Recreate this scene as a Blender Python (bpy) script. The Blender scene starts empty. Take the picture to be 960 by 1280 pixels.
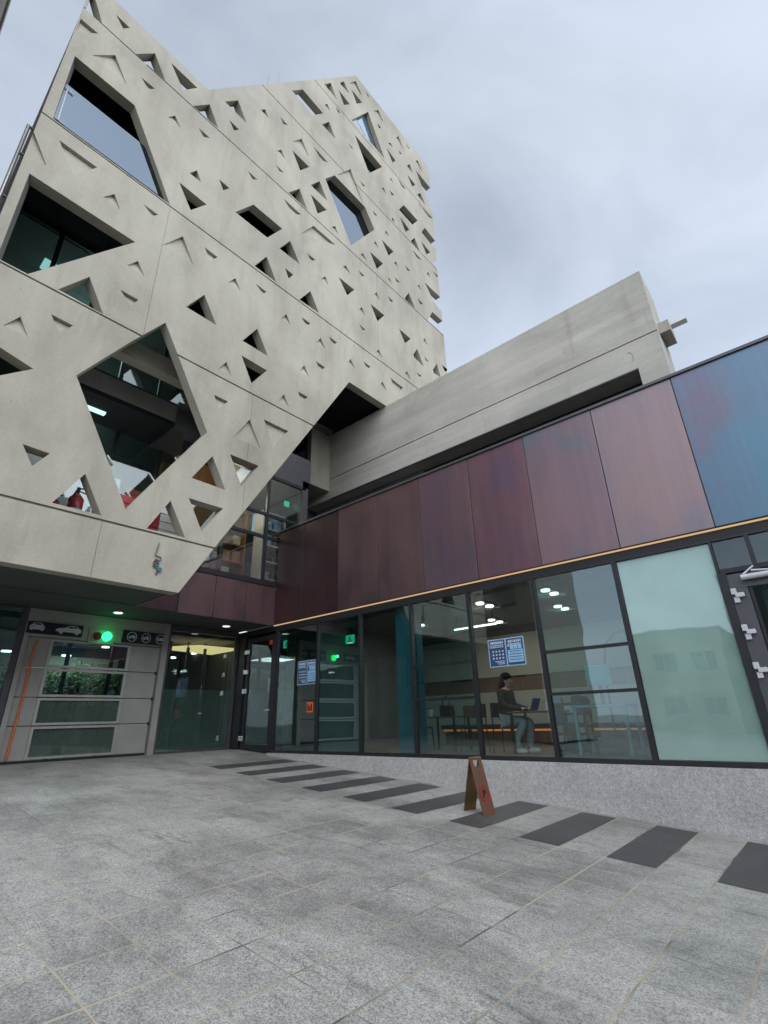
import bpy, bmesh, math, random
from mathutils import Vector, Matrix
random.seed(7)
sc = bpy.context.scene

# ------------------------------------------------------------------ units
S = 0.65            # metres per survey unit
OFF = 1.51          # eye height in metres (survey origin is the eye)
def P(x, y, z): return Vector((x*S, y*S, z*S+OFF))

# ------------------------------------------------------------------ camera
F = 616.0
MW = [[0.6601226515679963, -0.27596639549528107, -0.6986276786988752],
      [-0.7507269774778786, -0.2738788081628659, -0.6011650386759164],
      [-0.02543796717046415, 0.9213213049727167, -0.3879690230283913]]
cam = bpy.data.objects.new("camera", bpy.data.cameras.new("camera"))
sc.collection.objects.link(cam)
cam.data.sensor_fit = 'VERTICAL'; cam.data.sensor_height = 36.0
cam.data.lens = F*36.0/1280.0
cam.data.clip_start = 0.05; cam.data.clip_end = 3000
cam.matrix_world = Matrix.Translation(P(0,0,0)) @ Matrix(MW).to_4x4()
sc.camera = cam

# survey helper: where a sight line meets the plane  axis = val  (survey units)
def on(u, v, ax, val):
    d = (u-480, 640-v, -F)
    r = [sum(MW[i][k]*d[k] for k in range(3)) for i in range(3)]
    t = val/r[ax]
    return [c*t for c in r]

# ------------------------------------------------------------------ world (overcast daylight)
SUN_ELEV, SUN_AZ = math.radians(46), math.radians(-116)    # azimuth measured from +X towards +Y
sdir = Vector((math.cos(SUN_ELEV)*math.cos(SUN_AZ), math.cos(SUN_ELEV)*math.sin(SUN_AZ), math.sin(SUN_ELEV)))
w = bpy.data.worlds.new("World"); sc.world = w; w.use_nodes = True
nt = w.node_tree; N = nt.nodes; L = nt.links
for n in list(N): N.remove(n)
out = N.new('ShaderNodeOutputWorld'); bg = N.new('ShaderNodeBackground')
sky = N.new('ShaderNodeTexSky'); sky.sky_type = 'NISHITA'; sky.sun_disc = False
sky.sun_elevation = SUN_ELEV
sky.sun_rotation = math.pi/2 - SUN_AZ
sky.air_density = 1.0; sky.dust_density = 3.0
tc = N.new('ShaderNodeTexCoord')
def vmath(op, a, b=None):
    n = N.new('ShaderNodeVectorMath'); n.operation = op
    L.new(a, n.inputs[0])
    if b is not None:
        if isinstance(b, (tuple, Vector)): n.inputs[1].default_value = b
        else: L.new(b, n.inputs[1])
    return n
# clouds: noise on a projected dome
mp = N.new('ShaderNodeMapping'); mp.inputs['Scale'].default_value = (1.0, 1.0, 1.9)
L.new(tc.outputs['Generated'], mp.inputs['Vector'])
nz = N.new('ShaderNodeTexNoise'); nz.inputs['Scale'].default_value = 1.7; nz.inputs['Detail'].default_value = 7
nz.inputs['Roughness'].default_value = 0.5; nz.inputs['Distortion'].default_value = 0.5
L.new(mp.outputs[0], nz.inputs['Vector'])
cr = N.new('ShaderNodeValToRGB')
cr.color_ramp.elements[0].position = 0.30; cr.color_ramp.elements[0].color = (3.9, 4.5, 5.5, 1)
cr.color_ramp.elements[1].position = 0.66; cr.color_ramp.elements[1].color = (6.5, 7.25, 8.4, 1)
L.new(nz.outputs['Fac'], cr.inputs['Fac'])
mix = N.new('ShaderNodeMixRGB'); mix.inputs['Fac'].default_value = 0.86
L.new(sky.outputs[0], mix.inputs[1]); L.new(cr.outputs[0], mix.inputs[2])
# bright, thin part of the cloud deck round the hidden sun
dt = vmath('DOT_PRODUCT', tc.outputs['Generated'], tuple(sdir))
mr = N.new('ShaderNodeMapRange'); mr.inputs[1].default_value = 0.42; mr.inputs[2].default_value = 1.0
mr.inputs[3].default_value = 1.0; mr.inputs[4].default_value = 2.2
L.new(dt.outputs['Value'], mr.inputs[0])
mul = vmath('MULTIPLY', mix.outputs[0], None); L.new(mr.outputs[0], mul.inputs[1])
# horizon haze lift
sep = N.new('ShaderNodeSeparateXYZ'); L.new(tc.outputs['Generated'], sep.inputs[0])
hz = N.new('ShaderNodeMapRange'); hz.inputs[1].default_value = 0.25; hz.inputs[2].default_value = 0.85
hz.inputs[3].default_value = 1.36; hz.inputs[4].default_value = 0.82
L.new(sep.outputs['Z'], hz.inputs[0])
mul2 = vmath('MULTIPLY', mul.outputs[0], None); L.new(hz.outputs[0], mul2.inputs[1])
bg.inputs['Strength'].default_value = 0.10
L.new(mul2.outputs[0], bg.inputs['Color']); L.new(bg.outputs[0], out.inputs['Surface'])

sun = bpy.data.objects.new("sun", bpy.data.lights.new("sun", 'SUN'))
sc.collection.objects.link(sun)
sun.data.energy = 1.4; sun.data.angle = math.radians(100); sun.data.color = (1.0, 0.97, 0.92)
sun.rotation_euler = (-sdir).to_track_quat('-Z', 'Y').to_euler()

sc.view_settings.view_transform = 'Standard'; sc.view_settings.look = 'None'
sc.view_settings.exposure = 0.42; sc.view_settings.gamma = 1.0
try: sc.view_settings.use_curve_mapping = False
except Exception: pass
sc.render.engine = 'CYCLES'
sc.cycles.max_bounces = 10; sc.cycles.transparent_max_bounces = 24
sc.cycles.caustics_reflective = False; sc.cycles.caustics_refractive = False
sc.cycles.use_denoising = True

# ------------------------------------------------------------------ materials
def newmat(name):
    m = bpy.data.materials.new(name); m.use_nodes = True
    for n in list(m.node_tree.nodes): m.node_tree.nodes.remove(n)
    o = m.node_tree.nodes.new('ShaderNodeOutputMaterial')
    return m, m.node_tree.nodes, m.node_tree.links, o
def coords(N, L, scale=(1,1,1)):
    g = N.new('ShaderNodeNewGeometry'); mp = N.new('ShaderNodeMapping')
    mp.inputs['Scale'].default_value = scale; L.new(g.outputs['Position'], mp.inputs['Vector'])
    return mp.outputs[0]
def noise(N, L, vec, scale, detail=4, rough=0.55, dist=0.0):
    n = N.new('ShaderNodeTexNoise'); n.inputs['Scale'].default_value = scale
    n.inputs['Detail'].default_value = detail; n.inputs['Roughness'].default_value = rough
    n.inputs['Distortion'].default_value = dist
    L.new(vec, n.inputs['Vector']); return n.outputs['Fac']
def ramp(N, L, fac, stops):
    r = N.new('ShaderNodeValToRGB'); cr = r.color_ramp
    while len(cr.elements) < len(stops): cr.elements.new(0.5)
    for e, (p, c) in zip(cr.elements, stops):
        e.position = p; e.color = (*c, 1) if len(c) == 3 else c
    L.new(fac, r.inputs['Fac']); return r.outputs['Color']
def mixc(N, L, a, b, fac, mode='MIX'):
    m = N.new('ShaderNodeMixRGB'); m.blend_type = mode
    for i, v in ((1, a), (2, b), (0, fac)):
        if isinstance(v, (int, float)): m.inputs[i].default_value = v
        elif isinstance(v, tuple): m.inputs[i].default_value = (*v, 1)
        else: L.new(v, m.inputs[i])
    return m.outputs[0]
def mth(N, L, op, a, b=None, clamp=False):
    m = N.new('ShaderNodeMath'); m.operation = op; m.use_clamp = clamp
    for i, v in ((0, a), (1, b)):
        if v is None: continue
        if isinstance(v, (int, float)): m.inputs[i].default_value = v
        else: L.new(v, m.inputs[i])
    return m.outputs[0]
def bsdf(N, L, o, col, rough=0.7, metal=0.0, bump=None, bstr=0.2, bdist=0.01, spec=0.5):
    b = N.new('ShaderNodeBsdfPrincipled')
    if isinstance(col, tuple): b.inputs['Base Color'].default_value = (*col, 1)
    else: L.new(col, b.inputs['Base Color'])
    if isinstance(rough, (int, float)): b.inputs['Roughness'].default_value = rough
    else: L.new(rough, b.inputs['Roughness'])
    b.inputs['Metallic'].default_value = metal
    b.inputs['Specular IOR Level'].default_value = spec
    if bump is not None:
        bn = N.new('ShaderNodeBump'); bn.inputs['Strength'].default_value = bstr
        bn.inputs['Distance'].default_value = bdist
        L.new(bump, bn.inputs['Height']); L.new(bn.outputs[0], b.inputs['Normal'])
    L.new(b.outputs[0], o.inputs['Surface']); return b

def concrete(name, base, streak=(1,1,0.25), var=0.16, board=False, spots=True):
    m, N, L, o = newmat(name)
    v = coords(N, L); vs = coords(N, L, streak)
    big = noise(N, L, v, 0.35, 5, 0.6, 0.6)
    mid = noise(N, L, vs, 1.3, 6, 0.62, 0.4)
    fine = noise(N, L, v, 22, 5, 0.7)
    d = tuple(c*(1-var) for c in base); l = tuple(min(1, c*(1+var)) for c in base)
    c1 = ramp(N, L, big, [(0.3, d), (0.7, l)])
    c2 = ramp(N, L, mid, [(0.28, (0.73,0.725,0.71)), (0.5, (0.98,)*3), (0.75, (1.12,)*3)])
    c = mixc(N, L, c1, c2, 0.75, 'MULTIPLY')
    cf = ramp(N, L, fine, [(0.3, (0.86,)*3), (0.7, (1.08,)*3)])
    c = mixc(N, L, c, cf, 0.6, 'MULTIPLY')
    if spots:      # blow holes and small blemishes
        vo = N.new('ShaderNodeTexVoronoi'); vo.inputs['Scale'].default_value = 2.6; L.new(v, vo.inputs['Vector'])
        sp = ramp(N, L, vo.outputs['Distance'], [(0.0, (0.4,)*3), (0.035, (0.7,)*3), (0.06, (1,)*3)])
        c = mixc(N, L, c, sp, 0.55, 'MULTIPLY')
        wn = noise(N, L, coords(N, L, (1,1,0.12)), 3.1, 3, 0.5, 0.2)   # run-off stains
        st = ramp(N, L, wn, [(0.62, (1,)*3), (0.75, (0.84, 0.82, 0.76))])
        c = mixc(N, L, c, st, 0.7, 'MULTIPLY')
    h = fine
    if board:
        bv = N.new('ShaderNodeTexBrick'); bv.offset = 0.37
        g = N.new('ShaderNodeNewGeometry'); mpx = N.new('ShaderNodeMapping')
        mpx.inputs['Rotation'].default_value = (math.pi/2, 0, math.pi/2); 
        sx = N.new('ShaderNodeSeparateXYZ'); cx = N.new('ShaderNodeCombineXYZ')
        L.new(g.outputs['Position'], sx.inputs[0]); 
        L.new(mth(N, L, 'ADD', sx.outputs['Y'], sx.outputs['X']), cx.inputs['X']); L.new(sx.outputs['Z'], cx.inputs['Y'])
        L.new(cx.outputs[0], bv.inputs['Vector'])
        bv.inputs['Scale'].default_value = 1.0; bv.inputs['Brick Width'].default_value = 2.1
        bv.inputs['Row Height'].default_value = 0.21; bv.inputs['Mortar Size'].default_value = 0.004
        bv.inputs['Color1'].default_value = (0.86,0.86,0.86,1); bv.inputs['Color2'].default_value = (1.08,1.08,1.07,1)
        bv.inputs['Mortar'].default_value = (0.72,0.72,0.72,1)
        c = mixc(N, L, c, bv.outputs['Color'], 0.6, 'MULTIPLY')
    bsdf(N, L, o, c, 0.85, 0, h, 0.25, 0.01, 0.3)
    return m

M = {}
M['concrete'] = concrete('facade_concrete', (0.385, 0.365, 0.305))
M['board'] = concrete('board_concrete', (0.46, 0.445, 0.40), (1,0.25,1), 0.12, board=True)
M['darkconc'] = concrete('shaded_concrete', (0.20, 0.19, 0.18))  # the concrete again, with the shade of set-back parts put into its colour
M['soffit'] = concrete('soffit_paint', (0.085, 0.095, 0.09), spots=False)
def plain(name, col, rough=0.5, metal=0.0, var=0.12, scale=6, spec=0.5, bump=0.0):
    m, N, L, o = newmat(name)
    f = noise(N, L, coords(N, L), scale, 5, 0.6)
    c = ramp(N, L, f, [(0.3, tuple(c*(1-var) for c in col)), (0.7, tuple(min(1, c*(1+var)) for c in col))])
    r = mth(N, L, 'ADD', mth(N, L, 'MULTIPLY', f, 0.15), max(0.0, rough-0.075))
    bsdf(N, L, o, c, r, metal, f if bump else None, bump, 0.01, spec)
    return m
M['black'] = plain('black_paint', (0.012, 0.012, 0.014), 0.6)
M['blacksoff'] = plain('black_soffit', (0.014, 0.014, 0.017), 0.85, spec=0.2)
M['frame'] = plain('dark_aluminium', (0.025, 0.026, 0.03), 0.4, 0.3)
M['greyframe'] = plain('grey_aluminium', (0.09, 0.09, 0.10), 0.4, 0.4)
M['steel'] = plain('brushed_steel', (0.50, 0.49, 0.47), 0.42, 0.75, 0.08)
M['panelsteel'] = plain('door_panel_steel', (0.36, 0.35, 0.33), 0.5, 0.35, 0.08, 3)
M['chrome'] = plain('polished_steel', (0.75, 0.75, 0.76), 0.25, 0.9, 0.03)
M['white'] = plain('white_paint', (0.75, 0.75, 0.73), 0.5)
M['offwhite'] = plain('offwhite_wall', (0.52, 0.49, 0.42), 0.7, 0, 0.05, 2)
M['darkwall'] = plain('dark_wall', (0.05, 0.055, 0.055), 0.6, 0, 0.15, 2)
M['midwall'] = plain('mid_wall', (0.16, 0.17, 0.17), 0.7, 0, 0.1, 2)
M['cream'] = plain('neighbour_render', (0.36, 0.34, 0.30), 0.85, 0, 0.1, 1.2)
M['greyrender'] = plain('grey_render', (0.20, 0.20, 0.19), 0.85, 0, 0.1, 1.2)
M['orange'] = plain('orange_tape', (0.72, 0.16, 0.03), 0.5)
M['red'] = plain('red_enamel', (0.36, 0.035, 0.04), 0.35)
M['tealpaint'] = plain('teal_column_paint', (0.014, 0.125, 0.155), 0.4)
M['paleteal'] = plain('pale_teal_metal', (0.25, 0.55, 0.55), 0.4)
M['signnavy'] = plain('navy_sign', (0.012, 0.013, 0.025), 0.35)
M['signwhite'] = plain('sign_white', (0.55, 0.56, 0.60), 0.5, 0, 0.04)
M['yellow'] = plain('yellow_letters', (0.75, 0.50, 0.06), 0.5)
M['skin'] = plain('skin', (0.55, 0.33, 0.24), 0.5, 0, 0.05, 8)
M['hair'] = plain('black_hair', (0.012, 0.010, 0.009), 0.95, 0, 0.3, 60, 0.0)
M['jacket'] = plain('dark_jacket', (0.014, 0.013, 0.015), 0.8)
M['jeans'] = plain('pale_denim', (0.33, 0.40, 0.42), 0.85, 0, 0.15, 18)
M['redlamp'] = plain('unlit_red_lens', (0.16, 0.01, 0.01), 0.3)
M['blue'] = plain('blue_plastic', (0.03, 0.10, 0.35), 0.5)
M['paleblue'] = plain('pale_blue_card', (0.32, 0.45, 0.58), 0.6)

def wood(name, col, sc_=(1,1,6)):
    m, N, L, o = newmat(name)
    f = noise(N, L, coords(N, L, sc_), 3, 6, 0.6, 1.2)
    c = ramp(N, L, f, [(0.3, tuple(x*0.6 for x in col)), (0.7, tuple(x*1.2 for x in col))])
    bsdf(N, L, o, c, 0.5); return m
M['wood'] = wood('brown_wood', (0.19, 0.11, 0.065), (4,4,0.5))
M['floorwood'] = wood('floor_wood', (0.22, 0.14, 0.08), (1,6,1))
M['orangewood'] = wood('orange_wood', (0.42, 0.20, 0.07), (3,3,0.5))

def emis(name, col, st):
    m, N, L, o = newmat(name); e = N.new('ShaderNodeEmission')
    e.inputs['Color'].default_value = (*col, 1); e.inputs['Strength'].default_value = st
    L.new(e.outputs[0], o.inputs['Surface']); return m
M['lampwhite'] = emis('lamp_white', (1.0, 0.97, 0.9), 3)
M['lampwarm'] = emis('lamp_warm', (1.0, 0.78, 0.45), 1.3)
M['lampgold'] = emis('gold_strip', (1.0, 0.66, 0.36), 0.5)
M['lampteal'] = emis('ceiling_panel_light', (0.62, 1.0, 0.93), 0.9)
M['lampgreen'] = emis('green_lamp', (0.02, 1.0, 0.18), 3.0)
M['exitgreen'] = emis('exit_green', (0.05, 0.85, 0.45), 0.5)
M['exitred'] = emis('red_sign_light', (0.9, 0.06, 0.04), 0.6)
M['orangeled'] = emis('orange_strip', (1.0, 0.34, 0.10), 0.45)
M['yellowlight'] = emis('yellow_ceiling_panel', (0.95, 0.80, 0.36), 0.75)
M['lampgrey'] = emis('soffit_lamp', (1.0, 0.98, 0.93), 1.0)

def glass(name, tint, ior=1.9, rough=0.0, gcol=(0.9,0.95,0.95), wav=0.0):
    m, N, L, o = newmat(name)
    t = N.new('ShaderNodeBsdfTransparent'); t.inputs['Color'].default_value = (*tint, 1)
    g = N.new('ShaderNodeBsdfGlossy'); g.inputs['Color'].default_value = (*gcol, 1); g.inputs['Roughness'].default_value = rough
    fr = N.new('ShaderNodeFresnel')
    gm = N.new('ShaderNodeNewGeometry')      # same reflectance on both faces of the sheet
    io = mth(N, L, 'ADD', ior, mth(N, L, 'MULTIPLY', gm.outputs['Backfacing'], 1.0/ior-ior)); L.new(io, fr.inputs['IOR'])
    mx = N.new('ShaderNodeMixShader')
    L.new(fr.outputs[0], mx.inputs[0]); L.new(t.outputs[0], mx.inputs[1]); L.new(g.outputs[0], mx.inputs[2])
    if wav:
        f = noise(N, L, coords(N, L), 0.9, 2, 0.5)
        b = N.new('ShaderNodeBump'); b.inputs['Strength'].default_value = wav; b.inputs['Distance'].default_value = 0.02
        L.new(f, b.inputs['Height']); L.new(b.outputs[0], g.inputs['Normal'])
    L.new(mx.outputs[0], o.inputs['Surface']); return m
M['glass'] = glass('clear_glass', (0.84, 0.89, 0.88), 1.9, wav=0.10)
M['clearmirror'] = glass('reflective_clear_glass', (0.90, 0.95, 0.94), 1.75, wav=0.25)
M['tealglass'] = glass('teal_tinted_glass', (0.60, 0.78, 0.80), 2.15, wav=0.15)
M['darkglass'] = glass('dark_tinted_glass', (0.62, 0.73, 0.73), 1.8, wav=0.1)
M['mirrorglass'] = glass('sky_reflecting_glass', (0.12, 0.17, 0.22), 3.2, wav=0.05, gcol=(0.42,0.52,0.64))
M['railglass'] = glass('balustrade_glass', (0.45, 0.58, 0.66), 2.0, gcol=(0.85,0.93,1.0))
def frosted(name, col, alpha):
    m, N, L, o = newmat(name)
    f = noise(N, L, coords(N, L), 0.8, 5, 0.6, 0.5)
    c = ramp(N, L, f, [(0.3, tuple(x*0.85 for x in col)), (0.7, tuple(x*1.12 for x in col))])
    b = bsdf(N, L, o, c, 0.03, 0, None)
    b.inputs['Specular IOR Level'].default_value = 1.0
    t = N.new('ShaderNodeBsdfTransparent'); mx = N.new('ShaderNodeMixShader'); mx.inputs[0].default_value = alpha
    L.new(t.outputs[0], mx.inputs[1]); L.new(b.outputs[0], mx.inputs[2]); L.new(mx.outputs[0], o.inputs['Surface'])
    return m
M['frost'] = frosted('pale_green_film', (0.53, 0.66, 0.62), 0.93)
M['hazeglass'] = frosted('hazy_green_glass', (0.10, 0.15, 0.125), 0.55)
M['frostdark'] = frosted('deep_green_film', (0.115, 0.165, 0.14), 0.9)

def copper(name, stops, seed):
    m, N, L, o = newmat(name)
    g = N.new('ShaderNodeNewGeometry'); mp = N.new('ShaderNodeMapping')
    mp.inputs['Location'].default_value = (seed*3.1, seed*1.7, seed); L.new(g.outputs['Position'], mp.inputs['Vector'])
    mp2 = N.new('ShaderNodeMapping'); mp2.inputs['Scale'].default_value = (1, 0.8, 0.42); L.new(mp.outputs[0], mp2.inputs['Vector'])
    f = noise(N, L, mp2.outputs[0], 1.3, 3, 0.5, 0.25)
    c = ramp(N, L, f, stops)
    mp3 = N.new('ShaderNodeMapping'); mp3.inputs['Scale'].default_value = (1, 1, 0.03); L.new(mp.outputs[0], mp3.inputs['Vector'])
    s = noise(N, L, mp3.outputs[0], 9, 5, 0.7)
    cs = ramp(N, L, s, [(0.3, (0.88,)*3), (0.7, (1.08,)*3)])
    c = mixc(N, L, c, cs, 0.7, 'MULTIPLY')
    fi = noise(N, L, mp.outputs[0], 60, 3, 0.6)
    c = mixc(N, L, c, ramp(N, L, fi, [(0.3, (0.9,)*3), (0.7, (1.08,)*3)]), 0.6, 'MULTIPLY')
    hs = N.new('ShaderNodeHueSaturation'); hs.inputs['Saturation'].default_value = 0.82; hs.inputs['Value'].default_value = 1.25; L.new(c, hs.inputs['Color']); c = hs.outputs[0]
    r = mth(N, L, 'ADD', mth(N, L, 'MULTIPLY', s, 0.18), 0.28)
    bsdf(N, L, o, c, r, 0.65, f, 0.05, 0.01)
    return m
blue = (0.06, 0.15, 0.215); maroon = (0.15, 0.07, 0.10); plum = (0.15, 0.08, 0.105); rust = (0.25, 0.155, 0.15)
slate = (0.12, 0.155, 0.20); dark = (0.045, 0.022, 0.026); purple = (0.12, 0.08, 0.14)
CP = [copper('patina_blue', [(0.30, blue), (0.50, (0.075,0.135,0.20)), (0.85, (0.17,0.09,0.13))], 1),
      copper('patina_sheen_grey', [(0.30, slate), (0.45, (0.20,0.155,0.175)), (0.7, rust)], 2),
      copper('patina_sheen_mauve', [(0.34, (0.10,0.15,0.175)), (0.46, (0.18,0.12,0.145)), (0.7, (0.22,0.12,0.135))], 3),
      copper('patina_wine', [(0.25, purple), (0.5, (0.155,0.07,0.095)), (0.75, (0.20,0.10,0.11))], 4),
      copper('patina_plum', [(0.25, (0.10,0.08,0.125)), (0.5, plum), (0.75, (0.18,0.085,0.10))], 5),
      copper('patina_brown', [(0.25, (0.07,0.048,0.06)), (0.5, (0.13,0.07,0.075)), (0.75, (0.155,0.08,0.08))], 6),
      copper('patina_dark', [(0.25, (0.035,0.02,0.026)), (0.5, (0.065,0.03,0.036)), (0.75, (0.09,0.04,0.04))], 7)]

def granite(name, base, speck=0.4):
    m, N, L, o = newmat(name); v = coords(N, L)
    vo = N.new('ShaderNodeTexVoronoi'); vo.inputs['Scale'].default_value = 95; L.new(v, vo.inputs['Vector'])
    bw = N.new('ShaderNodeRGBToBW'); L.new(vo.outputs['Color'], bw.inputs[0])
    c1 = ramp(N, L, bw.outputs[0], [(0.15, tuple(x*(1-speck) for x in base)), (0.5, base), (0.85, tuple(min(1,x*(1+speck)) for x in base))])
    big = noise(N, L, v, 1.6, 5, 0.6)
    c = mixc(N, L, c1, ramp(N, L, big, [(0.3, (0.84,0.84,0.86)), (0.7, (1.08,)*3)]), 0.8, 'MULTIPLY')
    dn = noise(N, L, coords(N, L), 14, 6, 0.75)
    c = mixc(N, L, c, ramp(N, L, dn, [(0.4, (0.8,)*3), (0.6, (1.1,)*3)]), 0.6, 'MULTIPLY')
    bsdf(N, L, o, c, 0.7, 0, dn, 0.1, 0.005, 0.3); return m
M['plinth'] = granite('plinth_granite', (0.46, 0.455, 0.445), 0.26)

TX0, TDX, TY0, TDY = 2.14, 0.70, -0.17, 0.735     # tile grid in survey units
def paving(name, base, dark_=False):
    m, N, L, o = newmat(name)
    g = N.new('ShaderNodeNewGeometry'); s = N.new('ShaderNodeSeparateXYZ'); L.new(g.outputs['Position'], s.inputs[0])
    u = mth(N, L, 'DIVIDE', mth(N, L, 'SUBTRACT', s.outputs['X'], TX0*S), TDX*S)
    v = mth(N, L, 'DIVIDE', mth(N, L, 'SUBTRACT', s.outputs['Y'], TY0*S), TDY*S)
    def edge(t, wdt):
        f = mth(N, L, 'FRACT', t); a = mth(N, L, 'ABSOLUTE', mth(N, L, 'SUBTRACT', f, 0.5))
        return mth(N, L, 'GREATER_THAN', a, 0.5-wdt)
    wob = noise(N, L, g.outputs['Position'], 5, 3)
    wo = mth(N, L, 'MULTIPLY', mth(N, L, 'SUBTRACT', wob, 0.5), 0.02)
    ju = edge(mth(N, L, 'ADD', u, wo), 0.0095); jv = edge(mth(N, L, 'ADD', v, wo), 0.0155)
    joint = mth(N, L, 'MAXIMUM', ju, jv)
    # tile id
    cb = N.new('ShaderNodeCombineXYZ'); L.new(mth(N, L, 'FLOOR', u), cb.inputs[0]); L.new(mth(N, L, 'FLOOR', v), cb.inputs[1])
    wn = N.new('ShaderNodeTexWhiteNoise'); wn.noise_dimensions = '3D'; L.new(cb.outputs[0], wn.inputs['Vector'])
    tv = ramp(N, L, wn.outputs['Value'], [(0, (0.90,0.905,0.91)), (0.5, (0.99,)*3), (1, (1.07,1.065,1.06))])
    vo = N.new('ShaderNodeTexVoronoi'); vo.inputs['Scale'].default_value = 120; L.new(g.outputs['Position'], vo.inputs['Vector'])
    bw = N.new('ShaderNodeRGBToBW'); L.new(vo.outputs['Color'], bw.inputs[0])
    k = 0.3 if dark_ else 0.42
    c = ramp(N, L, bw.outputs[0], [(0.12, tuple(x*(1-k) for x in base)), (0.45, base), (0.85, tuple(x*(1+k) for x in base))])
    c = mixc(N, L, c, tv, 1.0, 'MULTIPLY')
    # veining that differs tile by tile
    va = N.new('ShaderNodeVectorMath'); va.operation = 'MULTIPLY_ADD'; L.new(cb.outputs[0], va.inputs[0])
    va.inputs[1].default_value = (7.3, 5.1, 0); L.new(g.outputs['Position'], va.inputs[2])
    ve = noise(N, L, va.outputs[0], 4.5, 6, 0.65, 1.0)
    c = mixc(N, L, c, ramp(N, L, ve, [(0.32, (0.72,0.74,0.76)), (0.52, (1,)*3), (0.75, (1.12,)*3)]), 0.35 if dark_ else 0.75, 'MULTIPLY')
    # worn dirt patches, long soft shapes
    di = noise(N, L, coords(N, L, (1, 0.6, 1)), 0.9, 6, 0.62, 0.4)
    c = mixc(N, L, c, ramp(N, L, di, [(0.35, (0.58,0.585,0.58)), (0.55, (1.06,)*3)]), 0.8 if not dark_ else 0.4, 'MULTIPLY')
    sx = noise(N, L, coords(N, L, (1.9, 0.32, 1)), 3.4, 6, 0.72, 0.5)
    c = mixc(N, L, c, ramp(N, L, sx, [(0.30, (0.45,0.45,0.45)), (0.42, (0.95,)*3), (0.7, (1.12,)*3)]), 0.75 if not dark_ else 0.2, 'MULTIPLY')
    # small dropped marks and gum spots
    vg = N.new('ShaderNodeTexVoronoi'); vg.inputs['Scale'].default_value = 1.9; vg.inputs['Randomness'].default_value = 1.0; L.new(coords(N, L, (1, 0.7, 1)), vg.inputs['Vector'])
    wv = mth(N, L, 'ADD', vg.outputs['Distance'], mth(N, L, 'MULTIPLY', mth(N, L, 'SUBTRACT', wob, 0.5), 0.06))
    c = mixc(N, L, c, ramp(N, L, wv, [(0.0, (0.35,)*3), (0.022, (0.5,)*3), (0.045, (1,)*3)]), 0.75, 'MULTIPLY')
    # sandy grout spilled round some joints
    sa = noise(N, L, g.outputs['Position'], 1.7, 5, 0.6)
    near = mth(N, L, 'MAXIMUM', edge(mth(N, L, 'ADD', u, mth(N, L, 'MULTIPLY', mth(N, L, 'SUBTRACT', wob, 0.5), 0.12)), 0.03),
               edge(mth(N, L, 'ADD', v, mth(N, L, 'MULTIPLY', mth(N, L, 'SUBTRACT', wob, 0.5), 0.12)), 0.03))
    fs = ramp(N, L, sa, [(0.5, (0,)*3), (0.68, (0.35,)*3)])
    c = mixc(N, L, c, (0.34, 0.30, 0.22), mth(N, L, 'MULTIPLY', near, fs) if not dark_ else 0.0)
    # the grout itself, sandy where kept, dark where lost
    gn = noise(N, L, g.outputs['Position'], 1.1, 4, 0.6)
    gc = ramp(N, L, gn, [(0.36, (0.10,0.095,0.085)), (0.46, (0.31,0.28,0.215)), (0.6, (0.43,0.385,0.29))])
    keep = ramp(N, L, noise(N, L, coords(N, L), 2.3, 4, 0.7), [(0.36, (0.7,)*3), (0.5, (1,)*3)])
    fac = mth(N, L, 'MULTIPLY', mth(N, L, 'MAXIMUM', mth(N, L, 'MULTIPLY', ju, 1.0), jv), keep)
    c = mixc(N, L, c, gc if not dark_ else (0.12,0.12,0.12), mth(N, L, 'MULTIPLY', fac, 0.45) if dark_ else fac)
    h = mth(N, L, 'SUBTRACT', mth(N, L, 'MULTIPLY', bw.outputs[0], 0.35), joint)
    bsdf(N, L, o, c, 0.5, 0, h, 0.18, 0.006, 0.45); return m
M['paving'] = paving('granite_paving', (0.315, 0.312, 0.296))
M['darkpaving'] = paving('basalt_paving', (0.060, 0.060, 0.062), True)
M['asphalt'] = plain('asphalt', (0.055, 0.055, 0.056), 0.9, 0, 0.2, 30)

def brass(name, col):
    m, N, L, o = newmat(name)
    f = noise(N, L, coords(N, L, (1,1,0.2)), 14, 4, 0.6)
    c = ramp(N, L, f, [(0.3, tuple(x*0.8 for x in col)), (0.7, col)])
    bsdf(N, L, o, c, 0.33, 0.85, f, 0.05, 0.004); return m
M['brass'] = brass('brushed_bronze', (0.33, 0.21, 0.11))
M['rosebrass'] = brass('rose_bronze', (0.38, 0.18, 0.125))
def leafmat():
    m, N, L, o = newmat('leaf_green')
    f = noise(N, L, coords(N, L), 6, 4, 0.6)
    c = ramp(N, L, f, [(0.3, (0.025,0.06,0.018)), (0.7, (0.08,0.16,0.045))])
    bsdf(N, L, o, c, 0.5); return m
M['leaf'] = leafmat()
M['bark'] = plain('bark', (0.07, 0.05, 0.035), 0.9, 0, 0.3, 12)

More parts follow.
